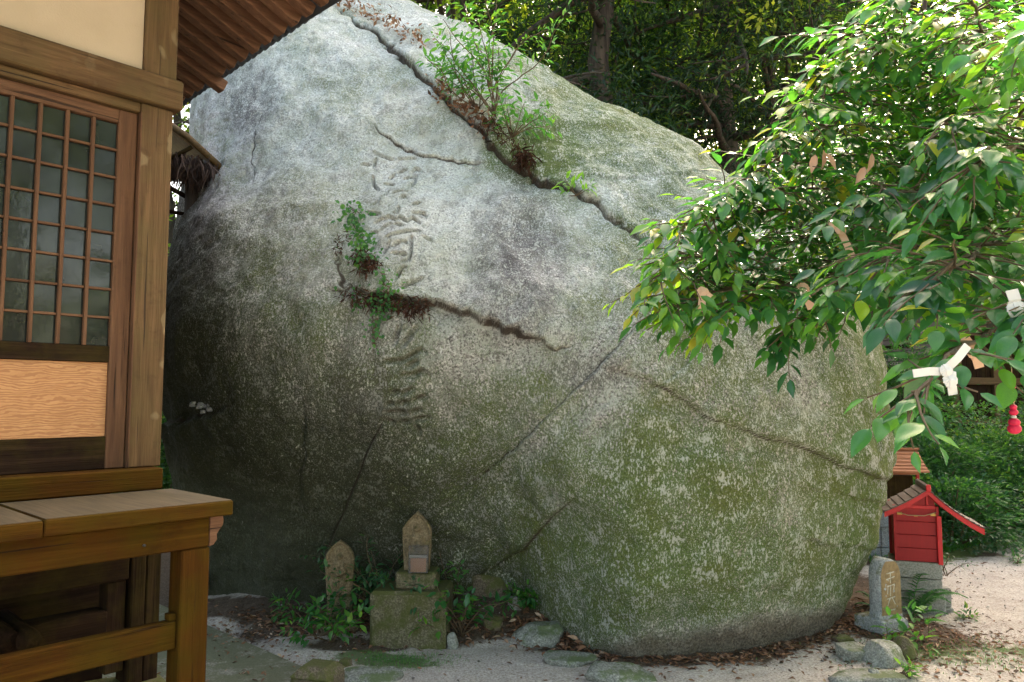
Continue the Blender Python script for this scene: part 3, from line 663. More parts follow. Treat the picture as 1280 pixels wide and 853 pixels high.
pane0 = None; vm = None; hm = None
for k in range(1, 16):
    hb('lattice_bar', cols[k] - .0075, cols[k] + .0075, WQ + .018, WQ + .040, zlat + .001, lat_top - .001, 'door_z', .002, door)
for k in range(15):
    a, b = cols[k + 1] + .0088, cols[k] - (.0088 if k else .001)
    for r_ in range(1, rows):
        z = zlat + r_ * rh
        hb('crossbar', a, b, WQ + .024, WQ + .038, z - .0055, z + .0055, 'door_x', .0015, door)
for k in range(15):
    a, b = cols[k + 1] + .004, cols[k] - .004 if k else cols[k] - .001
    for r_ in range(rows):
        z0 = zlat + r_ * rh + .003; z1 = z0 + rh - .006
        tilt = Matrix.Translation(((a + b) / 2, WQ + .045, (z0 + z1) / 2)) @ Euler((rnd.gauss(0, .006), 0, rnd.gauss(0, .006))).to_matrix().to_4x4()
        w_, h_ = (b - a) / 2, (z1 - z0) / 2
        MB().box(-w_, w_, -.0015, .0015, -h_, h_, .0003, tilt).obj('pane', MAT['pane'], door)
hb('inner_wall', -2.6, UP, WQ + .30, WQ + .34, ZD, 4.4, 'old_x', .002)
# veranda
th = .062
seam = hp(56, 651, .0)[0]
edges = [.0, seam, seam - .62, seam - 1.3, seam - 2.0]
for k in range(4):
    x1, x0 = edges[k] - (.0 if k == 0 else .003), edges[k + 1]
    dz = -.004 * (k % 2)
    m = MB().box(x0, x1, 0.0, WQ - .102, ZD - th + dz, ZD + dz - .002, .005).obj('deck_board', MAT['deck_x'], hall)
    MB().box(x0 + .004, x1 - .004, .006, WQ - .102, ZD + dz - .0018, ZD + dz + .0006, .001).obj('deck_surface', MAT['deck_top'], m)
zb1 = ZD - th - .004; zb0 = hp(245, 686, .05)[1]
hb('deck_beam', -2.8, hp(262, 665, .05)[0], .05, .15, zb0, zb1, 'deck_x', .006)
# curved nose of the cross beam
xa = hp(262, 665, .05)[0] + .002
nose = [(xa, zb0), (xa + .018, zb0 + .004), (xa + .032, zb0 + .022), (xa + .030, zb0 + .045), (xa + .042, zb0 + .062), (xa + .058, zb0 + .085), (xa + .060, zb1 - .02), (xa + .056, zb1), (xa, zb1)]
MB().prism(nose, .052, .145, c=.003).obj('beam_nose', MAT['rafter_x'], hall)
hb('cross_beam', xa - .09, xa - .005, .152, WQ + .1, zb0 + .015, zb1 - .004, 'deck_y')
# legs, braces
xl0 = hp(228, 750, .05)[0]; xl1 = hp(261, 750, .05)[0]
xs0 = xl1 - .118
hb('deck_leg', xs0, xl1, .052, .165, .045, zb0 - .002, 'deck_z', .006)
hb('deck_leg', xs0 - 1.75, xl1 - 1.75, .052, .165, .045, zb0 - .002, 'deck_z', .006)
bz1 = hp(218, 777, .07)[1]; bz0 = hp(218, 812, .07)[1]
hb('deck_brace', xs0 - 1.65, xs0 - .001, .075, .125, bz0, bz1, 'deck_x', .005)
hb('brace_wedge', xs0 - .032, xs0 - .002, .078, .122, bz1 + .001, bz1 + .028, 'deck_x', .003)
# the dark space under the floor
u0, zq = hp(160, 705, WQ)
for (a, b, dz) in ((163, 182, 0), (183, 202, 0)):
    xa_, xb_ = hp(a, 760, WQ)[0], hp(b, 760, WQ)[0]
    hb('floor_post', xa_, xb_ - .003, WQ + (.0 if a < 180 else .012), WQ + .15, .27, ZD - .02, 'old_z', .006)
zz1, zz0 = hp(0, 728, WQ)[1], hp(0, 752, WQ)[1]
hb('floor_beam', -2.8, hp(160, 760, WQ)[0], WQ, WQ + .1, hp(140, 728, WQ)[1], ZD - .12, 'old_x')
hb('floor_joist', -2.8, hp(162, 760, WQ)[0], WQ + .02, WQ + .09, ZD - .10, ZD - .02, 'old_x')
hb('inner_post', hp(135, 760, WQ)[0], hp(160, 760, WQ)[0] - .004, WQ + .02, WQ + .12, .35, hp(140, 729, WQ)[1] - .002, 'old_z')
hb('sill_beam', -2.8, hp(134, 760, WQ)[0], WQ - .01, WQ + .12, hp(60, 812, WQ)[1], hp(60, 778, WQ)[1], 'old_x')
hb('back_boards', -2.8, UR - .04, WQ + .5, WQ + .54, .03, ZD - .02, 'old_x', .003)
for (px_, qq) in ((32, WQ - .06), (4, WQ - .03)):
    u, z = hp(px_, 798, qq)
    MB().tube([(u, qq - .05, z), (u + .01, qq + .4, z)], [.045, .045], 10, rough=.05).obj('log_end', MAT['old_y'], hall)
# nails / knots on the beam front
MB().tube([(hp(180, 682, .05)[0], .044, hp(180, 682, .05)[1]), (hp(180, 682, .05)[0], .053, hp(180, 682, .05)[1])], .006, 6).obj('nail', MAT['iron'], hall)
# foundation stone
def rock_mesh(sx, sy, sz, seed, n=26, flat=.0, sub=.18, freq=1.6):
    th_ = np.linspace(0, 2 * math.pi, n * 2, endpoint=False); ph = np.linspace(-math.pi / 2, math.pi / 2, n)
    T, Pp = np.meshgrid(th_, ph); d = np.stack([np.cos(Pp) * np.cos(T), np.cos(Pp) * np.sin(T), np.sin(Pp)], -1)
    e = .62; q = np.sign(d) * np.abs(d) ** e
    # cut by random planes
    r_ = np.random.default_rng(seed); q = q * .92
    for k in range(9):
        nn = r_.normal(size=3); nn /= np.linalg.norm(nn); c = r_.uniform(.62, .95)
        s_ = np.maximum(0, q @ nn - c); q = q - s_[..., None] * nn * .85
    q = q + d * (sub * fbm(d * freq + seed, 4, .55))[..., None] * .6
    if flat: q[..., 2] = np.minimum(q[..., 2], flat + .05 * vnoise(q * 3 + seed))
    V = q * np.array([sx, sy, sz]); nr, nc = T.shape; idx = np.arange(nr * nc).reshape(nr, nc)
    a = idx[:-1]; b = np.roll(idx, -1, 1)[:-1]; c = np.roll(idx, -1, 1)[1:]; d_ = idx[1:]
    return np_mesh('rock', V.reshape(-1, 3), np.stack([a, b, c, d_], -1).reshape(-1, 4), True)
fs = link('foundation_stone', rock_mesh(.28, .22, .17, 5, flat=.8), MAT['rock_brown'], hall); fs.location = (hp(150, 840, WQ - .08)[0], WQ + .06, .14)
fs = link('foundation_stone', rock_mesh(.5, .25, .15, 8, flat=.8), MAT['rock_brown'], hall); fs.location = (hp(20, 850, WQ)[0] - .2, WQ + .1, .12)
# roof: eave along y at x = EU
EU = .75; ze = hp(330, 60, 1.2)[1]
def eave_z(q):                              # height of the eave, measured
    return 3.80 + .03 * (q - .5) * 0
SL = .42
P0 = at(420, 0, 1); 
def solve(px, py):
    r = ray(px, py); E = Vector((EYE.x - O.x, EYE.y - O.y, 0)); r2 = Vector((r.x, r.y, 0)); t = (EU - E.dot(HX)) / r2.dot(HX)
    return (E + r2 * t).dot(HY), EYE.z + r.z * t
qa, za = solve(420, 2); qb, zb_ = solve(240, 124)
EZ = lambda q: za + (zb_ - za) * (q - qa) / (qb - qa)
nraf = 0; q = qa - 1.3
m0 = None
while q < qb + 2.2:
    z = EZ(q); L = 3.0; long = .09 if abs(q - (qb - .32)) < .08 else 0
    x1 = EU + .0 + long; x0 = EU - L
    vs = []; w2_ = .036 + rnd.uniform(-.003, .003); h = .085
    b_ = MB()
    M = Matrix.Translation((EU, q, z)) @ Matrix.Rotation(math.atan(SL), 4, 'Y')
    b_.box(-L, long - .015, -w2_, w2_, 0, h, .005, M)
    b_.obj('rafter', MAT['rafter_x'], hall); nraf += 1
    b_ = MB(); M2 = Matrix.Translation((EU, q + .0775, z)) @ Matrix.Rotation(math.atan(SL), 4, 'Y')
    b_.box(-L, -.01, -.0375, .0375, h - .030 + .002, h - .004, .003, M2); b_.obj('sheathing_board', MAT['rafter_x'], hall)
    # eave tile ends
    for dq in (0.0, .0775):
        t_ = MB(); M3 = Matrix.Translation((EU, q + dq, z)) @ Matrix.Rotation(math.atan(SL), 4, 'Y')
        pts = [M3 @ Vector((x, 0, h + .028 + .012 * math.sin(dq * 40))) for x in (-.5, .035)]
        t_.tube(pts, [.042, .046], 10); t_.obj('eave_tile', MAT['tile'], hall)
    q += .155
rf = MB()
M = Matrix.Translation((EU, 0, EZ(1.5))) @ Matrix.Rotation(math.atan(SL), 4, 'Y')
rf.box(-3.2, .02, qa - 1.45, qb + 2.3, .088, .125, .004, M); rf.obj('roof_covering', MAT['tile'], hall)
sh = at(237, 133, 5.2)

# the concrete apron round the hall
ap = MB(); Mh = Matrix.Translation((O.x, O.y, 0)) @ Matrix.Rotation(HR, 4, 'Z')
ap.box(-5, .97, -.9, 6, -.2, .038, .02, Mh); apo = ap.obj('concrete_apron', MAT['concrete']); tag(apo, kind='structure')

# ------------------------------------------------------------------ trees
def limb_path(p0, d0, L, n=7, bend=.25, up=.15, r=rnd):
    pts = [Vector(p0)]; d = Vector(d0).normalized()
    for k in range(n):
        d = (d + Vector((r.gauss(0, bend), r.gauss(0, bend), r.gauss(0, bend) + up)) * .5).normalized(); pts.append(pts[-1] + d * L / n)
    return pts
def crown_mesh(name, limbs, n_cl, per, spread, leaf, seed, flat=.6, conifer=False, dens_low=0, tint=(.35, .28)):
    r = np.random.default_rng(seed); anchors = []; dirs = []
    for pts in limbs:
        P = np.array([tuple(p) for p in pts]); m = len(P)
        k = r.uniform(m * .35, m - 1, size=max(1, n_cl // len(limbs))); i = k.astype(int).clip(0, m - 2); f = (k - i)[:, None]
        anchors.append(P[i] * (1 - f) + P[i + 1] * f + r.normal(size=(len(k), 3)) * spread * np.array([1, 1, .6])); dirs.append(norm(P[i + 1] - P[i]))
    A = np.vstack(anchors); Dm = np.vstack(dirs); n = len(A)
    ct = r.normal(tint[0], tint[1] * .6, n)
    c = np.repeat(np.arange(n), per); off = r.normal(size=(n * per, 3)) * np.array([.26, .26, .26 * flat]) * (r.uniform(.5, 1.5, n)[c])[:, None] * (spread / .5)
    pos = A[c] + off
    d = norm(norm(off) + r.normal(size=off.shape) * .5 + np.array([0, 0, -.25]))
    up = norm(r.normal(size=off.shape) * .45 + np.array([0, 0, 1]))
    ln = leaf * r.uniform(.6, 1.25, len(pos)); tt = np.clip(ct[c] + r.normal(0, tint[1] * .5, len(pos)), 0, 1)
    return leaves_mesh(name, pos, d, up, ln, ln * (.22 if conifer else .5), tt)
def make_tree(kind, seed, h, r0, crown_z0, crown_r, n_limb, n_cl, per, leaf, mat, lean=(0, 0)):
    rr = random.Random(seed); root = empty(kind)
    pts = [Vector((0, 0, -.4))]; 
    for k in range(1, 11):
        t = k / 10; pts.append(Vector((lean[0] * t * h + rr.gauss(0, .10) * t * 2, lean[1] * t * h + rr.gauss(0, .10) * t * 2, h * t)))
    tr = MB(); rad = [r0 * (1.5 if k == 0 else 1.0) * (1 - .82 * k / 10) for k in range(11)]
    tr.tube(pts, rad, 14, rough=.08); tr.obj('trunk', MAT['bark'], root)
    limbs = []; lm = MB()
    for k in range(n_limb):
        t = rr.uniform(crown_z0, .97); i = min(9, int(t * 10)); p = pts[i].lerp(pts[i + 1], t * 10 - i); a = rr.uniform(0, 2 * math.pi)
        L = crown_r * rr.uniform(.6, 1.1) * (1.15 - .6 * max(0, t - .5))
        lp = limb_path(p, (math.cos(a), math.sin(a), rr.uniform(.0, .5) if kind != 'cedar_tree' else rr.uniform(-.25, .1)), L, 7, .3, .10 if kind != 'cedar_tree' else -.06, rr)
        limbs.append(lp); lm.tube(lp, [r0 * .28 * (1 - .85 * j / 7) + .006 for j in range(8)], 6)
        for s in range(3):
            q = lp[rr.randint(2, 6)]; d = Vector((rr.gauss(0, 1), rr.gauss(0, 1), rr.gauss(.1, .5)))
            sp_ = limb_path(q, d, L * .38, 4, .3, .05, rr); limbs.append(sp_); lm.tube(sp_, [r0 * .10 * (1 - .8 * j / 4) + .004 for j in range(5)], 5)
    lm.obj('limbs', MAT['bark'], root)
    link('crown', crown_mesh('crown', limbs, n_cl, per, crown_r * .16, leaf, seed, conifer=kind == 'cedar_tree', tint=(.42, .32)), MAT[mat], root)
    return root
def copy_tree(o, parent=None):
    c = o.copy(); C.objects.link(c); c.parent = parent
    for ch in list(o.children): copy_tree(ch, c)
    return c
protoA = make_tree('broadleaf_tree', 3, 11, .24, .28, 3.4, 24, 640, 42, .105, 'broad', (.02, .01))
protoB = make_tree('broadleaf_tree', 9, 9, .17, .22, 2.7, 22, 330, 42, .105, 'sunny', (-.04, .02))
protoC = make_tree('cedar_tree', 21, 14, .27, .22, 2.6, 40, 760, 40, .15, 'conifer')
trees = [  # proto, px, Y, rot, scale, label
    (protoC, 757, 11.5, 0, 1, 'thick dark trunked cedar rising straight above the shoulder of the boulder', 'cedar'),
    (protoA, 838, 14.5, 2.1, 1.0, 'broadleaf tree with dark leaning limbs right of the thick cedar', 'tree'),
    (protoC, 912, 12.3, 1.2, .92, 'slim cedar with drooping dark foliage near the middle of the wood', 'cedar'),
    (protoB, 700, 14, 4, 1.05, 'thin tree with sunlit leaves behind the sapling on the boulder', 'tree'),
    (protoB, 575, 13.5, 1.0, 1.25, 'sunlit maple half hidden by the top edge of the boulder', 'tree'),
    (protoB, 985, 13.2, .7, 1.1, 'small crooked tree in the gap left of the overhanging camellia', 'tree'),
    (protoC, 1060, 15.5, 3.0, 1.05, 'tall cedar behind the upper leaves of the camellia', 'cedar'),
    (protoA, 1180, 16, 5.2, 1.1, 'large tree behind the old wooden hall at the right', 'tree'),
    (protoC, 1300, 17.5, 2.2, 1.0, 'cedar at the right edge of the wood behind the bushes', 'cedar'),
    (protoA, 400, 17, 3.3, 1.0, 'tree far behind the left top of the boulder', 'tree'),
    (protoB, 205, 13, 2.2, .95, 'tree seen in the narrow gap between hall and boulder', 'tree'),
    (protoC, 640, 18, 1.7, 1.1, 'distant cedar behind the sapling among bright gaps', 'cedar'),
    (protoA, 860, 21, .3, 1.1, 'distant rounded tree deep in the wood over the boulder', 'tree'),
    (protoB, 1010, 21, 2.9, 1.3, 'distant light green tree deep in the wood by the camellia', 'tree'),
    (protoA, 1120, 24, 1.9, 1.1, 'farthest broad tree high on the slope at the right', 'tree'),
    (protoA, 505, 16, .6, 1.0, 'dark tree just left of the sunlit maple on the skyline', 'tree'), (protoB, 545, 19, .9, 1.4, 'sunlit maple over the highest edge of the boulder', 'tree'), (protoB, 700, 22, 1.9, 1.6, 'far sunlit maple above the sapling', 'tree'), (protoB, 800, 26, 3.9, 1.8, 'sunlit maple between the two thick trunks, far back', 'tree'), (protoA, 930, 25, 5.9, 1.4, 'far dark tree behind the slim cedar', 'tree'),
    (protoB, 1080, 19, 4.4, 1.6, 'sunlit maple shining through the top of the camellia', 'tree'), (protoB, 1230, 22, .2, 1.7, 'sunlit maple behind the upper right camellia leaves', 'tree'), (protoA, 640, 27, 3.9, 1.5, 'farthest dark tree in the middle of the wood', 'tree'), (protoA, 1330, 21, 1.1, 1.4, 'dark tree beyond the right edge of the wood', 'tree'),
    (protoC, 770, 25, .9, 1.2, 'farthest cedar high on the slope above the boulder', 'cedar'),
]
used = set()
def plant(pr, x, y, rz, s, label, cat, group):
    o = pr if id(pr) not in used else copy_tree(pr); used.add(id(pr))
    o.location = (x, y, ghs(x, y) - .05); o.rotation_euler = (0, 0, rz); o.scale = (s, s, s); tag(o, label, cat, group); return o
for pr, px_, Y, rz, s, lab, cat in trees:
    plant(pr, (px_ - 640) / F * Y, Y, rz, s, lab, cat, 'trees of the wood behind the boulder')
# unseen trees added round the clearing to dim low skylight and fill pane reflections
for k, (pr, x, y, rz, s, lab) in enumerate([
    (protoA, 7.2, .6, 1.0, .8, 'unseen broad tree added at the right side of the clearing, beside the path'), (protoC, 10.5, 5.5, 2.0, 1.0, 'unseen cedar added beyond the path at the right side of the clearing'),
    (protoB, 7.0, -1.9, 3.0, .95, 'unseen maple added, leaning over the right side of the clearing'), (protoB, 8.6, 2.6, 4.0, .95, 'unseen maple added beside the path, right of the camellia'),
    (protoA, 5.0, -6.5, 3.0, 1.1, 'unseen broad tree added behind the viewer, right of the way in'), (protoC, 0.5, -9.5, .4, 1.0, 'unseen cedar added straight behind the viewer'),
    (protoA, -6.0, -7, 4.4, 1.1, 'unseen broad tree added behind the viewer, by the hall front'), (protoB, 9.5, -5.5, 5.0, 1.2, 'unseen slim tree added at the back right corner of the clearing'),
    (protoC, -8.0, 9.0, 1.4, 1.0, 'unseen cedar added behind the temple hall'), (protoA, -10, 3, 2.4, 1.1, 'unseen broad tree added on the far side of the temple hall')]):
    plant(pr, x, y, rz, s, lab, 'cedar' if pr is protoC else 'tree', 'unseen trees added round the clearing')

# understorey that fills the wood (nobody could count it)
def scatter_foliage(name, boxes, leaf, mat, seed, T=T_QUAD, w=.5, tint=(.4, .25)):
    r = np.random.default_rng(seed); Ps = []; 
    for (x0, x1, y0, y1, zh, n, cs) in boxes:
        c = np.stack([r.uniform(x0, x1, n), r.uniform(y0, y1, n)], -1); hz = gh(c[:, 0], c[:, 1]) + zh * r.uniform(0.05, 1, n) ** 1.3
        k = np.repeat(np.arange(n), 40); off = r.normal(size=(len(k), 3)) * cs * np.array([1, 1, .6]); Ps.append(np.column_stack([c[k], hz[k]]) + off)
    P = np.vstack(Ps); m = P[:, 2] > gh(P[:, 0], P[:, 1]) - .02; P = P[m]; n = len(P)
    cl = np.repeat(r.normal(tint[0], tint[1] * .7, n // 40 + 2), 40)[:n]
    d = norm(r.normal(size=(n, 3)) + np.array([0, 0, -.2])); up = norm(r.normal(size=(n, 3)) * .5 + np.array([0, 0, 1])); ln = leaf * r.uniform(.6, 1.3, n)
    return leaves_mesh(name, P, d, up, ln, ln * w, np.clip(cl + r.normal(0, tint[1] * .5, n), 0, 1), T)
o = link('understorey', scatter_foliage('understorey', [(-12, 20, 14, 30, 3.2, 2300, .34), (-9, -3.2, 9.5, 14, 2.6, 420, .25)], .15, 'broad', 31), MAT['broad'])
tag(o, 'dense tangle of low evergreen growth filling the slope behind the boulder', 'undergrowth', kind='stuff')

# ------------------------------------------------------------------ bushes of the right hand bank
def make_bush(name, seed, rx, ry, h, n_cl, leaf, tint, mat='bush', T=T_QUAD, w=.45, per=36, layered=True):
    root = empty(name); r = np.random.default_rng(seed); rr = random.Random(seed)
    n = n_cl; a = r.uniform(0, 2 * math.pi, n); el = np.arccos(r.uniform(0, 1, n)); rad = r.uniform(.62, 1.0, n) ** .6
    P = np.stack([np.cos(a) * np.sin(el) * rx * rad, np.sin(a) * np.sin(el) * ry * rad, np.cos(el) * h * rad * .92 + .06], -1) * (1 + .22 * fbm(np.stack([np.cos(a) * 2, np.sin(a) * 2, el * 2 + seed], -1), 2))[:, None]
    k = np.repeat(np.arange(n), per); off = r.normal(size=(len(k), 3)) * np.array([.13, .13, .035 if layered else .09])
    pos = P[k] + off; pos[:, 2] = np.maximum(pos[:, 2], .03)
    out = norm(P * np.array([1, 1, .4])); d = norm(out[k] * .6 + norm(off) * .8 + r.normal(size=off.shape) * .25 + np.array([0, 0, -.1])); up = norm(r.normal(size=off.shape) * .3 + np.array([0, 0, 1]))
    ct = r.normal(tint, .13, n)[k] + r.normal(0, .1, len(k)) + .25 * (pos[:, 2] / h - .5)
    ln = leaf * r.uniform(.65, 1.25, len(k))
    link('foliage', leaves_mesh('foliage', pos, d, up, ln, ln * w, np.clip(ct, 0, 1), T), MAT[mat], root)
    st = MB()
    for i in range(12):
        q = P[rr.randrange(n)]; st.tube([(rr.gauss(0, .06), rr.gauss(0, .06), -.05), (q[0] * .4, q[1] * .4, q[2] * .5), (q[0] * .9, q[1] * .9, q[2] * .95)], [.016, .011, .005], 5)
    st.obj('stems', MAT['twig'], root)
    return root
bushes = [(216, 9.5, .9, 1.9, .55, 10, 'leafy shrub glimpsed in the gap between hall and boulder'), (1150, 9.0, .75, 1.25, .4, 1, 'dark leafy shrub just right of the boulder above the cedar roof'), (1215, 9.6, .95, 1.25, .55, 2, 'rounded layered shrub below the old wooden hall'),
          (1262, 10.2, 1.0, 1.4, .5, 3, 'layered shrub under the red hanging charm'), (1180, 8.2, .6, .75, .35, 4, 'low dark shrub behind the red shrine roof'),
          (1300, 9.6, .9, 1.2, .45, 5, 'shrub at the right edge of the picture above the path'), (1250, 9.0, .65, .8, .5, 6, 'low bright shrub at the path edge behind the ferns'),
          (1120, 10.5, .9, 2.3, .45, 7, 'tall shrub rising beside the right shoulder of the boulder'), (1340, 11.0, 1.1, 1.9, .4, 8, 'big shrub beyond the right edge of the path'), (1135, 8.6, .5, .6, .5, 9, 'small shrub between the boulder and the cedar roofed shrine')]
for (px_, Y, rad, h, tint, sd, lab) in bushes:
    x = (px_ - 640) / F * Y; b = make_bush('leafy_shrub', 40 + sd, rad, rad * .8, h, int(150 * rad * (.5 + h)), .062, tint)
    b.location = (x, Y, ghs(x, Y) - .03); tag(b, lab, 'shrub', 'shrubs on the bank beside the path')

# ferns
def frond(pos_list, base, a, L, arch, r, wmax):
    n = 22; P = []; Dd = []; Ln = []; d0 = np.array([math.cos(a), math.sin(a), 0]); side = np.array([-math.sin(a), math.cos(a), 0]); rach = []
    for k in range(n + 1):
        t = k / n; rach.append(np.array(base) + d0 * L * (t * .92) + np.array([0, 0, 1]) * L * (arch * math.sin(t * 2.2) * .7))
    for k in range(3, n + 1):
        t = k / n; tang = rach[k] - rach[k - 1]; tang /= np.linalg.norm(tang)
        for s in (-1, 1):
            P.append(rach[k]); Dd.append(side * s + tang * .45 + np.array([0, 0, -.12])); Ln.append(wmax * L * math.sin(min(1, (1 - t) * 1.15 + .06) * math.pi * .52) + .004)
    pos_list[0] += P; pos_list[1] += Dd; pos_list[2] += Ln
    return rach
def make_fern(seed, n, L, tint=.5, spread=(0, 2 * math.pi), arch=.5):
    rr = random.Random(seed); root = empty('fern'); lists = [[], [], []]; st = MB()
    for k in range(n):
        a = spread[0] + (spread[1] - spread[0]) * (k + rr.uniform(-.3, .3)) / n
        ra = frond(lists, (0, 0, .0), a, L * rr.uniform(.7, 1.1), arch * rr.uniform(.5, 1.2), rr, .20)
        st.tube([tuple(q) for q in ra[::3]], [.0035] * len(ra[::3]), 4)
    P, Dd, Ln = map(np.array, lists); m = len(P); r = np.random.default_rng(seed)
    up = norm(np.tile([0, 0, 1.], (m, 1)) + r.normal(size=(m, 3)) * .12)
    link('fronds', leaves_mesh('fronds', P, Dd, up, Ln, Ln * .27, np.clip(r.normal(tint, .12, m), 0, 1), T_STRIP), MAT['fern'], root)
    st.obj('frond_stalks', MAT['fern'], root)
    return root
def put(o, x, y, z=None, rz=0): o.location = (x, y, ghs(x, y) - .005 if z is None else z); o.rotation_euler = (0, 0, rz); return o
ferns = [(gr(1138, 776), 8, .40, .5, (-1.0, 1.4), 'pale green fern between the carved stela and the red shrine', .9),
         (gr(1100, 768), 6, .26, .3, (0, 6.28), 'dark small fern in the shade between boulder and stela', .6),
         (at(1215, 630, 8.3), 8, .62, .35, (2.2, 5.6), 'blue green fern spreading on the bank behind the red shrine', .5),
         (at(1243, 640, 8.5), 7, .55, .55, (3.0, 6.6), 'bright fern overhanging the path edge right of the bank', .4),
         (at(1180, 625, 8.8), 7, .6, .35, (2.4, 5.4), 'broad fern above the ridge of the red shrine', .5),
         (gr(1100, 706), 5, .22, .75, (3.0, 6.0), 'tiny bright fern at the foot of the grey block pedestal', .5)]
for (p, n, L, t, spd, lab, arch) in ferns:
    f = make_fern(int(p.x * 100), n, L, t, spd, arch); f.location = (p.x, p.y, ghs(p.x, p.y) - .01 if abs(p.z) < .02 else max(p.z - .1, ghs(p.x, p.y))); tag(f, lab, 'fern', 'ferns on the right')

# ------------------------------------------------------------------ the overhanging camellia
cam_tree = empty('camellia_tree', (0, 0, 0)); base = Vector((3.5, 8.0, 0)); base.z = ghs(base.x, base.y) - .1; cam_tree.location = base
tag(cam_tree, 'glossy leaved camellia whose boughs hang over the boulder from the right', 'tree')
def Lc(v): return Vector(v) - base
boughs_px = [
    [(1180, 150, 4.0), (1130, 70, 3.2), (1095, 35, 2.9), (1060, 40, 2.8)],
    [(1050, 345, 3.9), (960, 360, 3.3), (890, 372, 3.0), (850, 380, 2.9)],
    [(1190, 130, 4.0), (1180, 50, 3.2), (1150, 5, 2.8), (1110, -10, 2.6)],
    [(1140, 300, 5.0), (1060, 285, 4.2), (985, 300, 3.5), (920, 310, 3.2), (860, 325, 2.95), (825, 345, 2.85)],
    [(1150, 260, 4.8), (1070, 240, 3.9), (990, 235, 3.3), (930, 245, 3.0), (880, 255, 2.9)],
    [(1150, 230, 4.6), (1090, 170, 3.7), (1030, 160, 3.1), (970, 175, 2.9)],
    [(1160, 330, 4.8), (1090, 335, 3.9), (1020, 350, 3.3), (950, 370, 3.0), (900, 385, 2.9)],
    [(1160, 200, 4.4), (1120, 110, 3.4), (1070, 85, 2.9), (1030, 100, 2.8)],
    [(1200, 300, 4.2), (1210, 330, 3.0), (1150, 310, 2.4), (1110, 330, 2.2)],
    [(1230, 260, 4.0), (1270, 200, 2.8), (1270, 180, 2.2), (1230, 200, 1.9)],
    [(1175, 330, 5.6), (1100, 320, 4.7), (1040, 330, 4.0), (960, 345, 3.5), (885, 350, 3.15), (835, 365, 2.9)],
    [(1185, 270, 5.4), (1120, 270, 4.4), (1040, 262, 3.8), (950, 262, 3.3), (890, 270, 3.0), (850, 290, 2.9)],
    [(1190, 250, 5.2), (1130, 215, 4.2), (1060, 195, 3.6), (985, 205, 3.1), (925, 225, 2.9)],
    [(1200, 240, 5.0), (1160, 165, 3.9), (1100, 130, 3.3), (1040, 118, 2.9), (1010, 130, 2.75)],
    [(1205, 230, 4.8), (1190, 120, 3.5), (1140, 60, 2.9), (1090, 50, 2.6)],
    [(1210, 230, 4.6), (1230, 120, 3.1), (1230, 20, 2.4), (1190, -40, 2.1)],
    [(1215, 280, 4.7), (1240, 220, 3.2), (1220, 170, 2.5), (1180, 150, 2.1)],
    [(1215, 300, 4.7), (1265, 290, 3.0), (1240, 300, 2.3), (1190, 330, 2.0), (1170, 350, 1.9)],
    [(1220, 320, 4.6), (1290, 350, 2.9), (1280, 380, 2.2), (1220, 420, 1.85), (1175, 465, 1.72), (1140, 490, 1.68)],
    [(1200, 350, 5.0), (1150, 360, 4.0), (1090, 370, 3.4), (1030, 390, 3.1), (990, 410, 3.0)],
    [(1210, 230, 4.6), (1290, 140, 2.9), (1310, 60, 2.2), (1280, 40, 1.9)],
    [(1220, 320, 4.6), (1330, 300, 2.7), (1330, 330, 2.0), (1300, 390, 1.75)],
    [(1200, 350, 5.0), (1190, 360, 3.9), (1150, 350, 3.2), (1100, 340, 2.8), (1060, 350, 2.6)],
    [(1215, 280, 4.7), (1230, 260, 3.5), (1180, 240, 2.9), (1120, 235, 2.6), (1080, 250, 2.5)],
    [(1205, 230, 4.8), (1250, 60, 3.6), (1240, -30, 3.0), (1180, -60, 2.8)],
]
crotch = at(1118, 300, 6.9)
tw = MB(); trunk = MB()
trunk.tube([Lc(base), Lc(base + Vector((.0, -.15, .6))), Lc(base.lerp(crotch, .5) + Vector((-.08, 0, .1))), Lc(crotch), Lc(at(1135, 200, 6.6)), Lc(at(1150, 60, 6.2)), Lc(at(1160, -60, 6.0))], [.15, .12, .10, .085, .05, .03, .02], 12, rough=.06)
trunk.obj('trunk', MAT['bark'], cam_tree)
LP, LD, LU, LL, LT = [], [], [], [], []
twn = 0
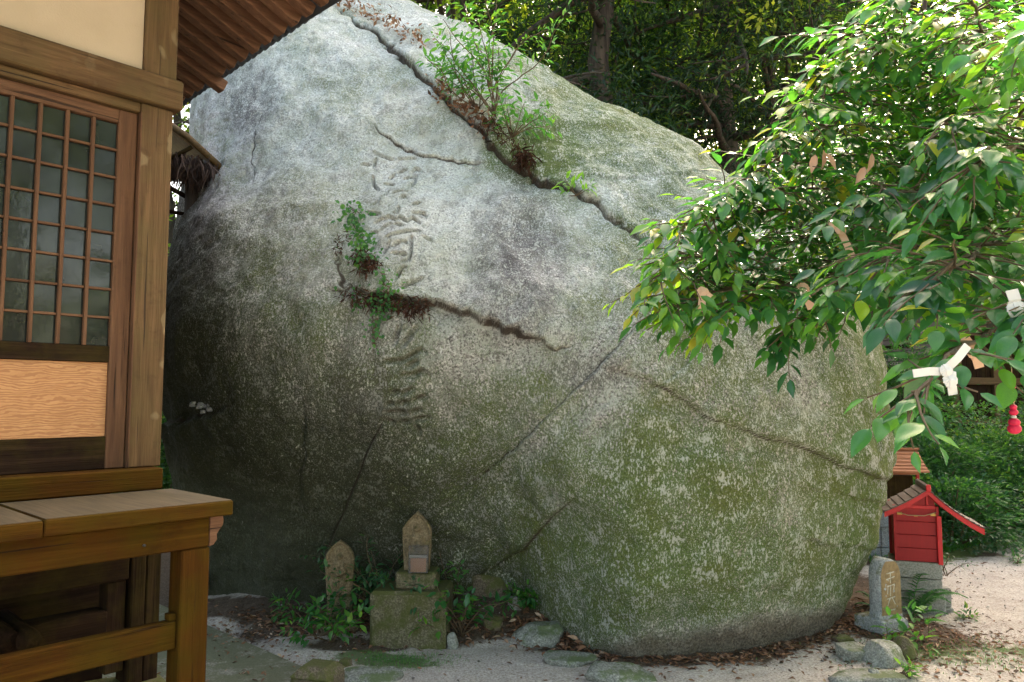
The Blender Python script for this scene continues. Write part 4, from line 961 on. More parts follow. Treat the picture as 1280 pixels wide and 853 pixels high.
for bi, bp in enumerate(boughs_px):
    pts = [crotch, at((1118 + bp[0][0]) / 2, (300 + bp[0][1]) / 2, 5.9)] + [at(*q) for q in bp]
    fine = []
    for a, b in zip(pts[:-1], pts[1:]):
        for k in range(4): fine.append(a.lerp(b, k / 4) + Vector((rnd.gauss(0, .012), rnd.gauss(0, .012), rnd.gauss(0, .012))))
    fine.append(pts[-1]); n = len(fine)
    tw.tube([Lc(p) for p in fine], [.014 * (1 - i / n) ** 1.4 + .003 for i in range(n)], 6)
    tot = 0
    start = 8
    for i in range(start, n):
        seg = (fine[i] - fine[i - 1]).length; dirn = (fine[i] - fine[i - 1]).normalized()
        nt = max(1, int(seg * 41 * (1.15 if i > n * .4 else .8) + rnd.random()))
        for _ in range(nt):
            s0 = fine[i - 1].lerp(fine[i], rnd.random()); sd = dirn.cross(Vector((0, 0, 1))).normalized() * rnd.choice((-1, 1))
            low = bi in (18, 21)
            d = (dirn * rnd.uniform(.2, 1.0) + sd * rnd.uniform(.3, 1.1) + Vector((rnd.gauss(0, .25), rnd.gauss(0, .25), rnd.gauss(.02, .28)))).normalized()
            if i > n - 4: d = (dirn + sd * rnd.uniform(-.6, .6) + Vector((0, 0, rnd.gauss(-.15, .15)))).normalized()
            L = rnd.uniform(.12, .30) * (.7 if low else 1); m = max(3, int(L / .032)); p = s0; tp = [p]; ct = rnd.gauss(.42, .17)
            for j in range(m):
                d = (d + Vector((rnd.gauss(0, .12), rnd.gauss(0, .12), rnd.gauss(-.035, .08)))).normalized(); p = p + d * (L / m); tp.append(p)
                sdv = d.cross(Vector((0, 0, 1))).normalized() * (1 if j % 2 else -1)
                ld = (d * .75 + sdv * .85 + Vector((0, 0, rnd.gauss(-.28, .22)))).normalized()
                if j == m - 1: ld = (d + Vector((0, 0, -.2))).normalized()
                LP.append(tuple(p + ld * .006)); LD.append(tuple(ld)); LU.append(tuple((Vector((rnd.gauss(-.05, .28), rnd.gauss(-.40, .3), 1))).normalized()))
                LL.append(rnd.uniform(.04, .095) * (1.0 if p.y < 2.4 else 1)); LT.append(min(1, max(0, ct + rnd.gauss(0, .12) + (.35 if rnd.random() < .05 else 0) + (.14 if p.z > 2.5 else 0) + (.24 if p.x < .78 else 0))))  # upper and left-tip leaves tinted yellower, backlight put into their colour
            tw.tube([Lc(q) for q in tp], [.0028 * (1 - j / len(tp)) + .0012 for j in range(len(tp))], 4)
tw.obj('boughs', MAT['twig'], cam_tree)
LP, LD, LU, LL, LT = map(np.array, (LP, LD, LU, LL, LT))
order = np.argsort(-(LL / np.linalg.norm(LP - np.array(EYE), axis=1)))
lpx, lpy = proj(LP); vis = (lpx[order] > 0) & (lpx[order] < 1290) & (lpy[order] > -10) & (lpy[order] < 700)
near_i = order[vis][:300]; rest = np.setdiff1d(np.arange(len(LP)), near_i)
bn = np.array(base)
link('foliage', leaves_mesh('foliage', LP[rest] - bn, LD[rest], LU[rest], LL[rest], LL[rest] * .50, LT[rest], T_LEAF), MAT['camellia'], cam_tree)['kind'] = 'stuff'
protos = []
for k in range(14):
    t = .15 + .075 * k + (.05 if k == 13 else 0); c = .6 + .07 * (k % 5)
    tv = T_FINE[0].copy(); tv[:, 2] *= c * 1.4; tv[:, 1] *= .9 + .1 * (k % 3)
    protos.append(leaves_mesh('leaf', np.zeros((1, 3)), np.array([[1., 0, 0]]), np.array([[0, 0, 1.]]), 1, .47, [min(1, t)], (tv, T_FINE[1])))
    protos[-1].materials.append(MAT['camellia'])
for i in near_i:
    d = Vector(LD[i]).normalized(); s = d.cross(Vector(LU[i])).normalized(); u = s.cross(d)
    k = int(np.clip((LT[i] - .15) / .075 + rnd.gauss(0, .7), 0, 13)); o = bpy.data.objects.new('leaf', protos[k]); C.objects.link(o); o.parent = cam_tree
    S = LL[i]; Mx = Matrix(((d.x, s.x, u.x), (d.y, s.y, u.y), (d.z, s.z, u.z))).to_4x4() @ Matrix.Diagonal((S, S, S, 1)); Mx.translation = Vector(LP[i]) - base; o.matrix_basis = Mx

# ------------------------------------------------------------------ plants growing on the boulder
def stem_plant(name, base_p, up, n_st, L, leaf, seed, tint, mat, nleaf=14, spread=.6, w=.42, T=T_LEAF, droop=.0, wid=None, bias=(0, 0, 0)):
    rr = random.Random(seed); root = empty(name, tuple(base_p)); st = MB(); P, Dd, U, Ln, Tn = [], [], [], [], []
    for k in range(n_st):
        d = (Vector(up) + Vector((rr.gauss(0, spread), rr.gauss(0, spread) * .6, rr.gauss(0, spread * .3))) + Vector(bias)).normalized(); LL_ = L * rr.uniform(.5, 1.1); m = nleaf; p = Vector((rr.gauss(0, .01), rr.gauss(0, .01), 0)); tp = [p]; ct = rr.gauss(tint, .1)
        for j in range(m):
            d = (d + Vector((rr.gauss(0, .12), rr.gauss(0, .12), rr.gauss(-droop, .08)))).normalized(); p = p + d * LL_ / m; tp.append(p)
            if j < m * .25: continue
            for e in range(3):
                sd = (d.cross(Vector((0, 0, 1))) if abs(d.z) < .95 else Vector((1, 0, 0))).normalized()
                a = rr.uniform(0, 2 * math.pi); rad = Matrix.Rotation(a, 3, d) @ sd
                ld = (d * .5 + rad * .9 + Vector((0, 0, -.15))).normalized(); 
                P.append(p + ld * rr.uniform(.0, leaf)); Dd.append(ld); U.append((rr.gauss(0, .3), rr.gauss(0, .3), 1)); Ln.append(leaf * rr.uniform(.6, 1.2)); Tn.append(min(1, max(0, ct + rr.gauss(0, .12) + .15 * j / m)))
        st.tube(tp, [.004 * (1 - j / len(tp)) + .0013 for j in range(len(tp))] if wid is None else [wid * (1 - .8 * j / len(tp)) + .0015 for j in range(len(tp))], 5)
    A = lambda z: np.array([tuple(q) for q in z])
    st.obj('stems', MAT['twig'], root)
    link('foliage', leaves_mesh('foliage', A(P), A(Dd), A(U), np.array(Ln), np.array(Ln) * w, np.array(Tn), T), MAT[mat], root)
    return root
p, n_ = hit(618, 148)
tag(stem_plant('sapling', p + n_ * .03, (0, -.25, 1), 13, 1.0, .066, 61, .60, 'fern', 20, .55, .40, wid=.005), 'leafy green sapling growing out of the diagonal crack near the top of the boulder', 'sapling')
p, n_ = hit(640, 175)
tag(stem_plant('seedling', p + n_ * .03, (.3, -.5, .5), 9, .38, .07, 62, .5, 'fern', 8, .5, .4), 'small bright seedling in the crack just below the sapling', 'seedling')
p, n_ = hit(598, 140)
tag(stem_plant('seedling', p + n_ * .03, (-.5, -.3, .7), 8, .6, .06, 66, .42, 'fern', 14, .55, .42, wid=.004), 'bushy seedling leaning left beside the sapling on the boulder', 'seedling')
p, n_ = hit(722, 246)
tag(stem_plant('seedling', p + n_ * .02, (0, -.4, .4), 5, .13, .07, 63, .85, 'fern', 4, .8, .4), 'tiny yellow green seedling low in the diagonal crack', 'seedling')
def ivy(name, pts, n, leaf, spread, seed, lab, tint=.5):
    rr = random.Random(seed); root = empty(name); H = [hit(*q) for q in pts]; st = MB(); P, Dd, U, Ln, Tn = [], [], [], [], []
    root.location = H[0][0]
    for rep in range(3):
        tp = []
        for (a, na), (b, nb) in zip(H[:-1], H[1:]):
            for k in range(4): t = k / 4; tp.append(a.lerp(b, t) + na * .012 + Vector((rr.gauss(0, spread * .35), 0, rr.gauss(0, spread * .25))) - H[0][0])
        st.tube(tp, [.0035] * len(tp), 4)
    for _ in range(n):
        k = rr.randrange(len(H) - 1); t = rr.random(); c = H[k][0].lerp(H[k + 1][0], t); nn = H[k][1]
        dens = .6 + .8 * rr.random(); q = c + Vector((rr.gauss(0, spread * dens), rr.gauss(0, .01), rr.gauss(0, spread * .8))) + nn * rr.uniform(.015, .06)
        P.append(q - H[0][0]); d = Vector((rr.gauss(0, .6), 0, rr.gauss(-.5, .5))) + nn * .3; Dd.append(d.normalized()); U.append((nn + Vector((rr.gauss(0, .3), rr.gauss(0, .3), rr.gauss(.2, .3)))).normalized()); Ln.append(leaf * rr.uniform(.6, 1.25)); Tn.append(min(1, max(0, rr.gauss(tint, .18))))
    A = lambda z: np.array([tuple(q) for q in z])
    st.obj('stems', MAT['twig'], root); link('foliage', leaves_mesh('foliage', A(P), A(Dd), A(U), np.array(Ln), np.array(Ln) * .75, np.array(Tn), T_LEAF), MAT['fern'], root)
    return tag(root, lab, 'ivy', 'ivy on the boulder face')
ivy('ivy', [(438, 262), (450, 290), (456, 318), (462, 332)], 270, .034, .05, 71, 'bright ivy clump clinging to the boulder left of the carved characters')
ivy('ivy', [(478, 342), (484, 362), (486, 382), (474, 398)], 100, .028, .04, 72, 'thin ivy strand running down to the ledge under the bright clump')
ivy('ivy', [(440, 376), (470, 380), (500, 384)], 110, .026, .055, 73, 'sparse creeping ivy along the root filled ledge', .4)
ivy('ivy', [(470, 400), (470, 420), (468, 438)], 30, .026, .03, 74, 'short trailing ivy tip hanging below the ledge', .4)
# dead leaves and roots caught in the cracks
def tuft(pts, n, leaf, spread, seed, lab, mat='litter', down=.0, w=.5, tint=(.35, .2), kindname='caught_litter'):
    rr = np.random.default_rng(seed); H = [hit(*q) for q in pts]; m = len(H) - 1; k = rr.integers(0, m, n); t = rr.random(n)[:, None]
    A_ = np.array([tuple(h[0]) for h in H]); Nn = np.array([tuple(h[1]) for h in H])
    P = A_[k] * (1 - t) + A_[k + 1] * t + Nn[k] * (rr.random(n)[:, None] * .05 + .005) + rr.normal(size=(n, 3)) * spread
    d = norm(rr.normal(size=(n, 3)) + np.array([0, 0, -down])); up = norm(Nn[k] + rr.normal(size=(n, 3)) * .5)
    o = link(kindname, leaves_mesh(kindname, P, d, up, leaf * rr.uniform(.5, 1.2, n), leaf * w * rr.uniform(.7, 1.1, n), np.clip(rr.normal(tint[0], tint[1], n), 0, 1), T_QUAD), MAT[mat])
    return tag(o, lab, 'dead leaves', kind='stuff')
tuft([(545, 108), (560, 122), (580, 138), (600, 150), (612, 160)], 260, .06, .04, 81, 'brown dead leaves caught in the crack under the sapling', down=.5)
tuft([(425, 3), (460, 22), (500, 40), (530, 62)], 260, .06, .05, 82, 'scattered dead leaves lying on the top of the boulder', tint=(.6, .2))
tuft([(640, 185), (652, 198), (662, 205), (655, 200)], 190, .10, .03, 83, 'hanging brown root tuft in the diagonal crack', 'needle', 1.2, .1)
tuft([(602, 152), (620, 165), (632, 178)], 110, .08, .04, 86, 'brown needles packed at the foot of the sapling', 'needle', .8, .1)
tuft([(430, 374), (470, 380), (510, 386), (530, 388)], 420, .07, .03, 84, 'dry roots and needles filling the middle ledge of the boulder', 'needle', .8, .12)
tuft([(448, 322), (460, 334), (470, 336)], 200, .07, .03, 85, 'dry brown needles under the ivy clump', 'needle', .6, .14)
tuft([(430, 300), (424, 320)], 50, .05, .02, 87, 'small dry tuft left of the ivy clump', 'needle', .6, .14)

# ------------------------------------------------------------------ carved stones in front of the boulder
def grid_slab(outline_w, H, T, carve, nx=60, nz=110, round_=.3, c=.006):
    """upright slab: outline_w(z01) gives half width, front face carved by carve(x,z)->depth; local y=0 is the front"""
    zs = np.linspace(0, 1, nz) ** 1.0; us = np.linspace(-1, 1, nx); U, Zn = np.meshgrid(us, zs); W = outline_w(Zn); X = U * W; Z = Zn * H
    edge = np.minimum((1 - np.abs(U)) * W, (1 - Zn) * H * 1.2 + .0)
    Y = .012 * np.exp(-edge / .008) + carve(X, Z) * sst(.0, .015, edge) + .0015 * fbm(np.stack([X * 40, Z * 40, X * 0], -1), 2)
    front = np.stack([X, Y, Z], -1); backp = np.stack([X * .98, T - .3 * T * (np.abs(U) ** 3) + Y * 0, Z], -1)
    V = np.vstack([front.reshape(-1, 3), backp.reshape(-1, 3)]); idx = np.arange(nx * nz).reshape(nz, nx); N0 = nx * nz
    Fs = [np.stack([idx[:-1, :-1], idx[:-1, 1:], idx[1:, 1:], idx[1:, :-1]], -1).reshape(-1, 4), np.stack([idx[:-1, 1:], idx[:-1, :-1], idx[1:, :-1], idx[1:, 1:]], -1).reshape(-1, 4) + N0]
    b = np.concatenate([idx[0, :], idx[1:, -1], idx[-1, -2::-1], idx[-2:0:-1, 0]]); b2 = np.roll(b, -1)
    Fs.append(np.stack([b2, b, b + N0, b2 + N0], -1))
    return np_mesh('stela', V, np.vstack(Fs), True)
def dseg(X, Z, pts): return seg_dist(X, Z, pts)[0]
def figure_carve(H, W, halo=True):
    def f(X, Z):
        z = Z / H; d = .012 * sst(.012, .0, np.abs(np.hypot(X / W, (z - .52) / .47 * 1.0) - .82) * W) * 0
        field = sst(.95, .78, np.hypot(X / W, (z - .50) / .5)); out = .010 * field
        head = np.exp(-(np.hypot(X, Z - H * .70) / (W * .20)) ** 4); body = np.exp(-(np.hypot(X / (W * .34), (Z - H * .47) / (H * .20))) ** 4); low = np.exp(-(np.hypot(X / (W * .52), (Z - H * .22) / (H * .12))) ** 4)
        out -= .022 * np.maximum.reduce([head, body * .95, low * .9]) 
        for s in (-1, 1): out -= .012 * np.exp(-(dseg(X, Z, [(s * W * .32, H * .56), (s * W * .42, H * .42), (s * W * .1, H * .38)]) / .010) ** 2)
        out += .006 * np.exp(-(dseg(X, Z, [(0, H * .5), (W * .03, H * .16)]) / .004) ** 2) + .005 * np.exp(-(dseg(X, Z, [(-W * .3, H * .3), (0, H * .25), (W * .3, H * .31)]) / .004) ** 2)
        return out * 1.7
    return f
pointed = lambda W, sh=.78, base=.88, p=1.5: (lambda z: W * np.where(z < sh, base + (1 - base) * np.sin(np.clip(z / sh, 0, 1) * math.pi / 2), np.maximum(.03, 1 - np.clip((z - sh) / (1 - sh), 0, 1) ** p)))
def blk(name, w_, d_, h_, z0, mat, parent, c=.012, x=0, y=0, jit=.003, rz=0):
    M = Matrix.Translation((x, y, 0)) @ Matrix.Rotation(rz, 4, 'Z')
    return MB().box(-w_ / 2, w_ / 2, 0, d_, z0, z0 + h_, c, M, jit).obj(name, MAT[mat], parent)
# middle stela on its tall block
YM = 5.0
a = at(532, 741, YM); s_px = YM / F
zb_top = at(500, 741, YM - .02).z; 
mid = empty('stone_buddha', (a.x, YM, 0), R(-4), 'pointed stone buddha stela on a tall mossy block, with a clear box in front', 'stone buddha', 'small stone buddhas at the foot of the boulder')
zt_ = zb_top; hb_ = at(517, 716, YM + .03).z
blk('block', .50, .36, zt_ + .06, -.06, 'mossy_block', mid, .02, -.115, -.02)
xo = at(518, 716, YM + .03).x - a.x
blk('plinth', .265, .20, hb_ - zt_, zt_ + .001, 'mossy_block', mid, .014, xo, .03)
Hs = at(517, 640, YM + .1).z - hb_
st = link('stela', grid_slab(pointed(.098, .70, .86, 1.35), Hs, .07, figure_carve(Hs, .098)), MAT['stela'], mid); st.location = (xo - .003, .09, hb_)
# the clear box
bx = at(522, 718, YM - .02); ob = empty('offering_box', (bx.x, YM + .0, hb_ + .002), R(-3), 'small clear box with a coppery glow standing before the middle stone buddha', 'clear box')
for (x0, x1, y0, y1, z0, z1) in ((-.064, .064, .032, .036, .0, .175), (-.064, .064, .0, .032, 0, .004), (-.064, -.060, .004, .032, .004, .17), (.060, .064, .004, .032, .004, .17), (-.064, .064, .0, .032, .171, .175), (-.064, .064, -.002, .002, .002, .112)):
    MB().box(x0, x1, y0, y1, z0, z1, .001).obj('clear_panel', MAT['plastic'], ob)
MB().box(-.052, .052, .008, .012, .006, .095, .001).obj('copper_reflection', MAT['copper'], ob)  # metal plate standing in for the copper reflections in the clear box
MB().box(-.060, .060, .004, .012, .098, .112, .002).obj('white_strip', MAT['paper'], ob)
# left stela
YL = 5.15; al = at(426, 811, 5.02); lf = empty('stone_buddha', (al.x - .055, YL, 0), R(5), 'round headed stone buddha stela on a low plinth, left of the tall block', 'stone buddha', 'small stone buddhas at the foot of the boulder')
zA = at(426, 775, YL).z; zB = at(426, 745, YL + .03).z; zC = at(426, 676, YL + .06).z
blk('block', .27, .24, zA + .08, -.08, 'rock_brown', lf, .02)
blk('plinth', .17, .14, zB - zA, zA + .001, 'mossy_block', lf, .012, .005, .03)
st = link('stela', grid_slab(pointed(.098, .60, .84, 2.6), zC - zB, .06, figure_carve(zC - zB, .098)), MAT['stela'], lf); st.location = (.0, .055, zB)
# marker stone, bottom left
mk = gr(397, 862); mo_ = empty('stone_stub', (mk.x, mk.y, 0), R(-14), 'short square stone stub with sloping top edges beside the concrete apron', 'stone')
zt_ = at(397, 822, mk.y + .1).z
m = MB(); m.box(-.115, .115, -.11, .11, -.1, zt_ - .045, .012, None, .003); m.obj('shaft', MAT['rock_brown'], mo_)
m = MB(); q1, q2, z1_, z2_ = .113, .068, zt_ - .046, zt_
m.add([(-q1, -q1, z1_), (q1, -q1, z1_), (q1, q1, z1_), (-q1, q1, z1_), (-q2, -q2, z2_), (q2, -q2, z2_), (q2, q2, z2_), (-q2, q2, z2_)], [(0, 1, 5, 4), (1, 2, 6, 5), (2, 3, 7, 6), (3, 0, 4, 7), (4, 5, 6, 7), (3, 2, 1, 0)]); m.obj('bevelled_top', MAT['rock_brown'], mo_)
# right carved stela (turned towards the path)
pr_ = gr(1104, 807); RA = R(20)
rs = empty('inscribed_stela', (pr_.x, pr_.y, 0), RA, 'round topped granite stela with white letters beside the boulder right edge', 'stone stela')
hz = at(1104, 778, pr_.y + .0).z
blk('base', .235, .245, hz + .05, -.05, 'granite', rs, .010, .117 + .0, 0, .003)
Hr = at(1104, 698, pr_.y + .12).z - hz
k_ = [[(-.030, .76), (.034, .78)], [(-.034, .66), (.036, .70)], [(.002, .78), (.0, .60)], [(-.03, .54), (.034, .57), (.02, .44)], [(-.022, .56), (-.028, .42)], [(.0, .53), (-.004, .38)], [(-.034, .33), (.034, .36)], [(-.01, .34), (-.03, .22)], [(.012, .34), (.034, .24)], [(-.034, .135), (.036, .150)]]
def lettering(X, Z):
    o_ = np.zeros_like(X)
    for s in k_: o_ = np.maximum(o_, np.exp(-(dseg(X, Z, [(x, z * Hr) for x, z in s]) / .0042) ** 2))
    return .006 * o_
rw = lambda z: .094 * np.where(z < .12, 1.12 - z, np.where(z < .68, 1.0, np.sqrt(np.maximum(.0004, 1 - np.clip((z - .68) / .32, 0, 1) ** 2.0))))
st = link('stela', grid_slab(rw, Hr, .135, lettering, 70, 130), MAT['granite'], rs); st.location = (.132, .045, hz)
fc = MB()
zs = np.linspace(.10, .93, 22); vs = []
for z in zs: w_ = float(rw(z)) * .86; vs += [(-w_, 0, z * Hr), (w_, 0, z * Hr)]
sm_ = MB()
NX, NZ = 40, 90
zz = np.linspace(.06, .965, NZ); uu = np.linspace(-1, 1, NX); U_, Z_ = np.meshgrid(uu, zz); X_ = U_ * rw(Z_) * .90; Zz = Z_ * Hr
Yf = -.0012 + lettering(X_, Zz); idx = np.arange(NX * NZ).reshape(NZ, NX)
g = G('brown_stela_face'); at_ = g.attr('letter').outputs['Fac']; nn_ = g.noise(g.coord(), 30, 5, .65)
g.set(g.mix(g.mr(at_, .35, .6), g.ramp(nn_, [(.3, (.17, .11, .05)), (.7, (.34, .24, .12))]), g.mix(g.mr(nn_, .35, .6), (.34, .29, .21), (.55, .52, .45))), .9, g.bump(nn_, .4, .004)); MAT['stela_face'] = g.m
lt = np.clip(lettering(X_, Zz) / .006, 0, 1)
f_ = link('carved_face', np_mesh('carved_face', np.stack([X_, Yf, Zz], -1).reshape(-1, 3), np.stack([idx[:-1, :-1], idx[:-1, 1:], idx[1:, 1:], idx[1:, :-1]], -1).reshape(-1, 4), True, {'letter': lt.ravel()}), MAT['stela_face'], rs)
f_.location = (.132, .045, hz)

# ------------------------------------------------------------------ loose rocks
rocks = [  # px, py of the ground contact front, half width px, depth m, height m, material, seed, flat, label
    (675, 812, 33, .17, .105, 'rock', 11, .75, 'pale green flat topped rock beside the dead leaves right of the tall block'),
    (717, 838, 33, .14, .065, 'rock', 12, .6, 'dark green low rounded stone in the row along the boulder foot'),
    (779, 862, 42, .16, .085, 'rock', 13, .7, 'olive green flat stone cut by the bottom edge of the picture'),
    (617, 800, 12, .06, .07, 'rock_brown', 14, 0, 'small brown stone in front of the plant by the tall block'),
    (645, 790, 9, .05, .07, 'rock_grey', 15, 0, 'small pale stone standing behind the flat topped rock'),
    (610, 782, 30, .16, .20, 'rock_brown', 16, .8, 'layered brown stone block behind the plant right of the tall block'),
    (566, 812, 7, .03, .10, 'rock_grey', 17, 0, 'thin upright grey pebble at the corner of the tall block'),
    (460, 858, 34, .12, .05, 'rock', 18, .6, 'low flat green stone at the bottom edge beside the marker stone'),
    (1113, 840, 24, .12, .13, 'rock_grey', 19, .85, 'light grey rock leaning under the base of the carved stela'),
    (1076, 834, 20, .12, .09, 'rock', 20, .7, 'mossy grey rock left of the light grey rock near the stela'),
    (1095, 862, 44, .13, .05, 'rock_grey', 21, .5, 'long flat grey slab at the bottom edge near the carved stela'),
    (1138, 832, 11, .07, .12, 'rock_brown', 22, 0, 'dark upright stone right of the light grey rock'),
    (1060, 815, 12, .07, .05, 'rock_brown', 23, 0, 'small brown stone half buried beneath the boulder right edge'),
    (1096, 852, 6, .03, .06, 'rock_grey', 24, 0, 'small pointed pebble between the slab and the light grey rock'),
    (430, 838, 8, .05, .05, 'rock_brown', 25, 0, 'little brown stone behind the marker stone')]
for (px_, py_, hw, dp, h, mt, sd, fl, lab) in rocks:
    p = gr(px_, py_); wv_ = hw * p.y / F
    o = link('rock', rock_mesh(wv_ * 1.12, dp, h * .85, sd, 22, flat=fl, sub=.22), MAT[mt]); o.location = (p.x, p.y + dp, ghs(p.x, p.y + dp) + h * .12); o.rotation_euler = (rnd.uniform(-.08, .08), rnd.uniform(-.1, .1), rnd.uniform(-.3, .3))
    tag(o, lab, 'rock', 'loose rocks at the foot of the boulder')
# white pebbles in the notch at the left of the boulder
p, n_ = hit(256, 510)
for k in range(9):
    q = p + n_ * .03 + Vector((rnd.uniform(-.09, .09), rnd.uniform(-.02, .03), rnd.uniform(-.03, .04)))
    o = link('pebble', rock_mesh(.024, .02, .016, 50 + k, 8), MAT['granite']); o.location = q; tag(o, 'small pale pebble in the heap on the left flank of the boulder', 'pebble', 'pale pebbles heaped in the boulder notch')

# ------------------------------------------------------------------ red shrine
pb = gr(1151, 768); YS = pb.y
shr = empty('red_shrine', (pb.x, YS, 0), R(-20), 'small red wooden shrine with curved grey roof on stacked grey blocks', 'shrine')
def sz(py, dy=0): return at(1151, py, YS + dy).z
wS = 53 * YS / F / math.cos(R(14)) * .98; x0, x1 = -wS / 2 + .005, wS / 2 - .012; DS = .34
z_a, z_b, z_c, z_d = sz(740), sz(723), sz(703), sz(636)
def sb(name, a, b, c_, d_, e, f, mat, ch=.004, rz=None): return MB().box(a, b, c_, d_, e, f, ch).obj(name, MAT[mat], shr)
sb('pedestal_block', x0 - .022, x1 + .014, -.008, DS + .02, -.03, z_a - .006, 'block', .006)
sb('pedestal_block', x0 - .005, x1 + .001, .006, DS + .01, z_a, z_b - .006, 'block', .005)
sb('pedestal_slab', x0 - .008, x1 + .004, .002, DS + .01, z_b, z_c - .002, 'block', .004)
hB = z_d - z_c
for k in range(4):
    za_, zb2 = z_c + hB * k / 4 + .001, z_c + hB * (k + 1) / 4 - .0025
    sb('side_plank', x0 + .022, x1 - .022, .024, .036, za_, zb2, 'red', .002)
    sb('side_plank', x0 + .022, x1 - .022, DS - .036, DS - .024, za_, zb2, 'red', .002)
    sb('front_plank', x1 - .03, x1 - .018, .036, DS - .036, za_, zb2, 'red', .002); sb('back_plank', x0 + .018, x0 + .03, .036, DS - .036, za_, zb2, 'red', .002)
for xx_ in (x0 + .012, x1 - .012):
    for yy_ in (.012, DS - .036): sb('corner_post', xx_ - .011, xx_ + .011, yy_, yy_ + .024, z_c, z_d + .02, 'red', .002)
sb('wall_beam', x0 + .024, x1 - .024, .014, .030, z_d - .002, z_d + .024, 'red_trim', .002)
sb('wall_beam', x1 - .020, x1 + .012, .0, .03, z_c - .012, z_d - .05, 'red_trim', .003)
MB().tube([(x0 + .02, .008, z_d - .03), (x0 + .1, -.002, z_d - .052), (x1 - .1, -.004, z_d - .05), (x1 - .02, .006, z_d - .022)], .003, 6).obj('straw_rope', MAT['rope'], shr)
for u in (x0 + .028, x1 - .058): sb('brass_plate', u, u + .034, .009, .0115, z_d - .052, z_d - .032, 'brass', .001)
sb('handle_plate', (x0 + x1) / 2 - .012, (x0 + x1) / 2 + .012, .018, .0235, z_d - .062, z_d - .052, 'brass', .001)
# gable and curved roof: profile in x,z
apx = at(1157, 611, YS).x - pb.x; zap = sz(611)
xL = (1116 - 1151) * YS / F - .01; zL = sz(641); xRr = (1219 - 1151) * YS / F + .012; zR = sz(656)
profL = [(apx + (xL - apx) * t, zap + (zL - zap) * (1.25 * t - .25 * t * t) ) for t in np.linspace(0, 1, 7)]
profR = [(apx + (xRr - apx) * t, zap + (zR - zap) * (1.38 * t - .38 * t * t)) for t in np.linspace(0, 1, 12)]
gab = [(x0 + .02, z_d + .02)] + [(x, z - .028) for x, z in profL[::-1] if x > x0 + .02] + [(x, z - .028) for x, z in profR[1:] if x < x1 - .02] + [(x1 - .02, z_d + .02)]
MB().prism(gab[::-1], .024, .036).obj('gable_board', MAT['red'], shr)
MB().prism(gab[::-1], DS - .036, DS - .024).obj('gable_board', MAT['red'], shr)
sb('gable_strut', apx - .008, apx + .008, .012, .024, z_d + .026, zap - .03, 'red_trim', .002)
def barge(prof, y0, y1, th0, th1, off=0):
    n = len(prof); top = [(x, z + off) for x, z in prof]; bot = [(x, z + off - (th0 + (th1 - th0) * i / (n - 1))) for i, (x, z) in enumerate(prof)]
    m = MB()
    for i in range(n - 1): 
        m.prism([bot[i], bot[i + 1], top[i + 1], top[i]], y0, y1)
    return m
for y0, y1 in ((-.055, -.035), (DS + .035, DS + .055)):
    barge(profL, y0, y1, .036, .038).obj('barge_board', MAT['red_trim'], shr); barge(profR, y0, y1, .036, .044).obj('barge_board', MAT['red_trim'], shr)
def courses(prof, y0, y1, name, mat, parent, th=.010, lap=1.12, off=.002):
    n = len(prof)
    for i in range(n - 1):
        (xa, za), (xb, zb3) = prof[i], prof[i + 1]; dx, dz = xb - xa, zb3 - za
        p0 = (xa, za + off); p1 = (xa + dx * lap, za + dz * lap + off + .004); q1 = (p1[0], p1[1] + th); q0 = (xa, za + off + th * .4)
        pl = [p0, p1, q1, q0] if dx > 0 else [p1, p0, q0, q1]
        MB().prism(pl, y0, y1).obj(name, MAT[mat], parent)
courses(profL, -.065, DS + .065, 'roof_course', 'shingle', shr); courses(profR, -.065, DS + .065, 'roof_course', 'shingle', shr)
rt = [(apx - .022, zap + .004), (apx + .022, zap + .004), (apx + .016, zap + .030), (apx, zap + .040), (apx - .016, zap + .030)]
MB().prism(rt, -.06, DS + .07, c=.002).obj('ridge_cap', MAT['shingle'], shr)
sb('ridge_end', apx - .016, apx + .016, -.075, -.058, zap - .012, zap + .038, 'red_trim', .004)
# square stone post beside the shrine
pp = gr(1184, 768); sp_ = empty('stone_post', (pp.x, pp.y + .02, 0), R(-14), 'small grey square stone post standing right of the red shrine pedestal', 'stone post')
blk('foot', .115, .115, .07, -.03, 'block', sp_, .006); blk('shaft', .098, .098, at(1184, 737, pp.y).z - .041, .041, 'block', sp_, .008, 0, .008)

# shrine with the cedar roof, behind
YC = 7.5; cz = lambda py: at(1130, py, YC).z; cx = lambda px: at(px, 590, YC).x
csh = empty('cedar_roofed_shrine', (cx(1118), YC, 0), R(-6), 'little shrine with a fresh orange cedar board roof on slim posts behind the red one', 'shrine')
wx = cx(1146) - cx(1118); Lx = -.42
zt1, ze1, zf1 = cz(563), cz(588), cz(590); dep = .26
nC_ = 6
for side in (-1, 1):
    for i in range(nC_):
        t0, t1 = i / nC_, (i + 1.12) / nC_
        f = lambda t: zt1 - (zt1 - ze1) * (1.3 * t - .3 * t * t)
        M = None; y0, y1 = side * dep * t0, side * dep * min(t1, 1.02)
        z0_, z1_ = f(t0), f(min(t1, 1.02)); xr1 = wx * (1 + .0 * t0) 
        vs = [(Lx, y0, z0_), (xr1, y0, z0_), (xr1, y1, z1_ + .004), (Lx, y1, z1_ + .004), (Lx, y0, z0_ + .006), (xr1, y0, z0_ + .006), (xr1, y1, z1_ + .018), (Lx, y1, z1_ + .018)]
        MB().add(vs, [(0, 1, 2, 3), (4, 7, 6, 5), (0, 4, 5, 1), (1, 5, 6, 2), (2, 6, 7, 3), (3, 7, 4, 0)]).obj('roof_board', MAT['copper_wood'], csh)
MB().box(Lx - .01, wx + .015, -.02, .02, zt1 + .004, zt1 + .024, .003).obj('ridge_board', MAT['copper_wood'], csh)
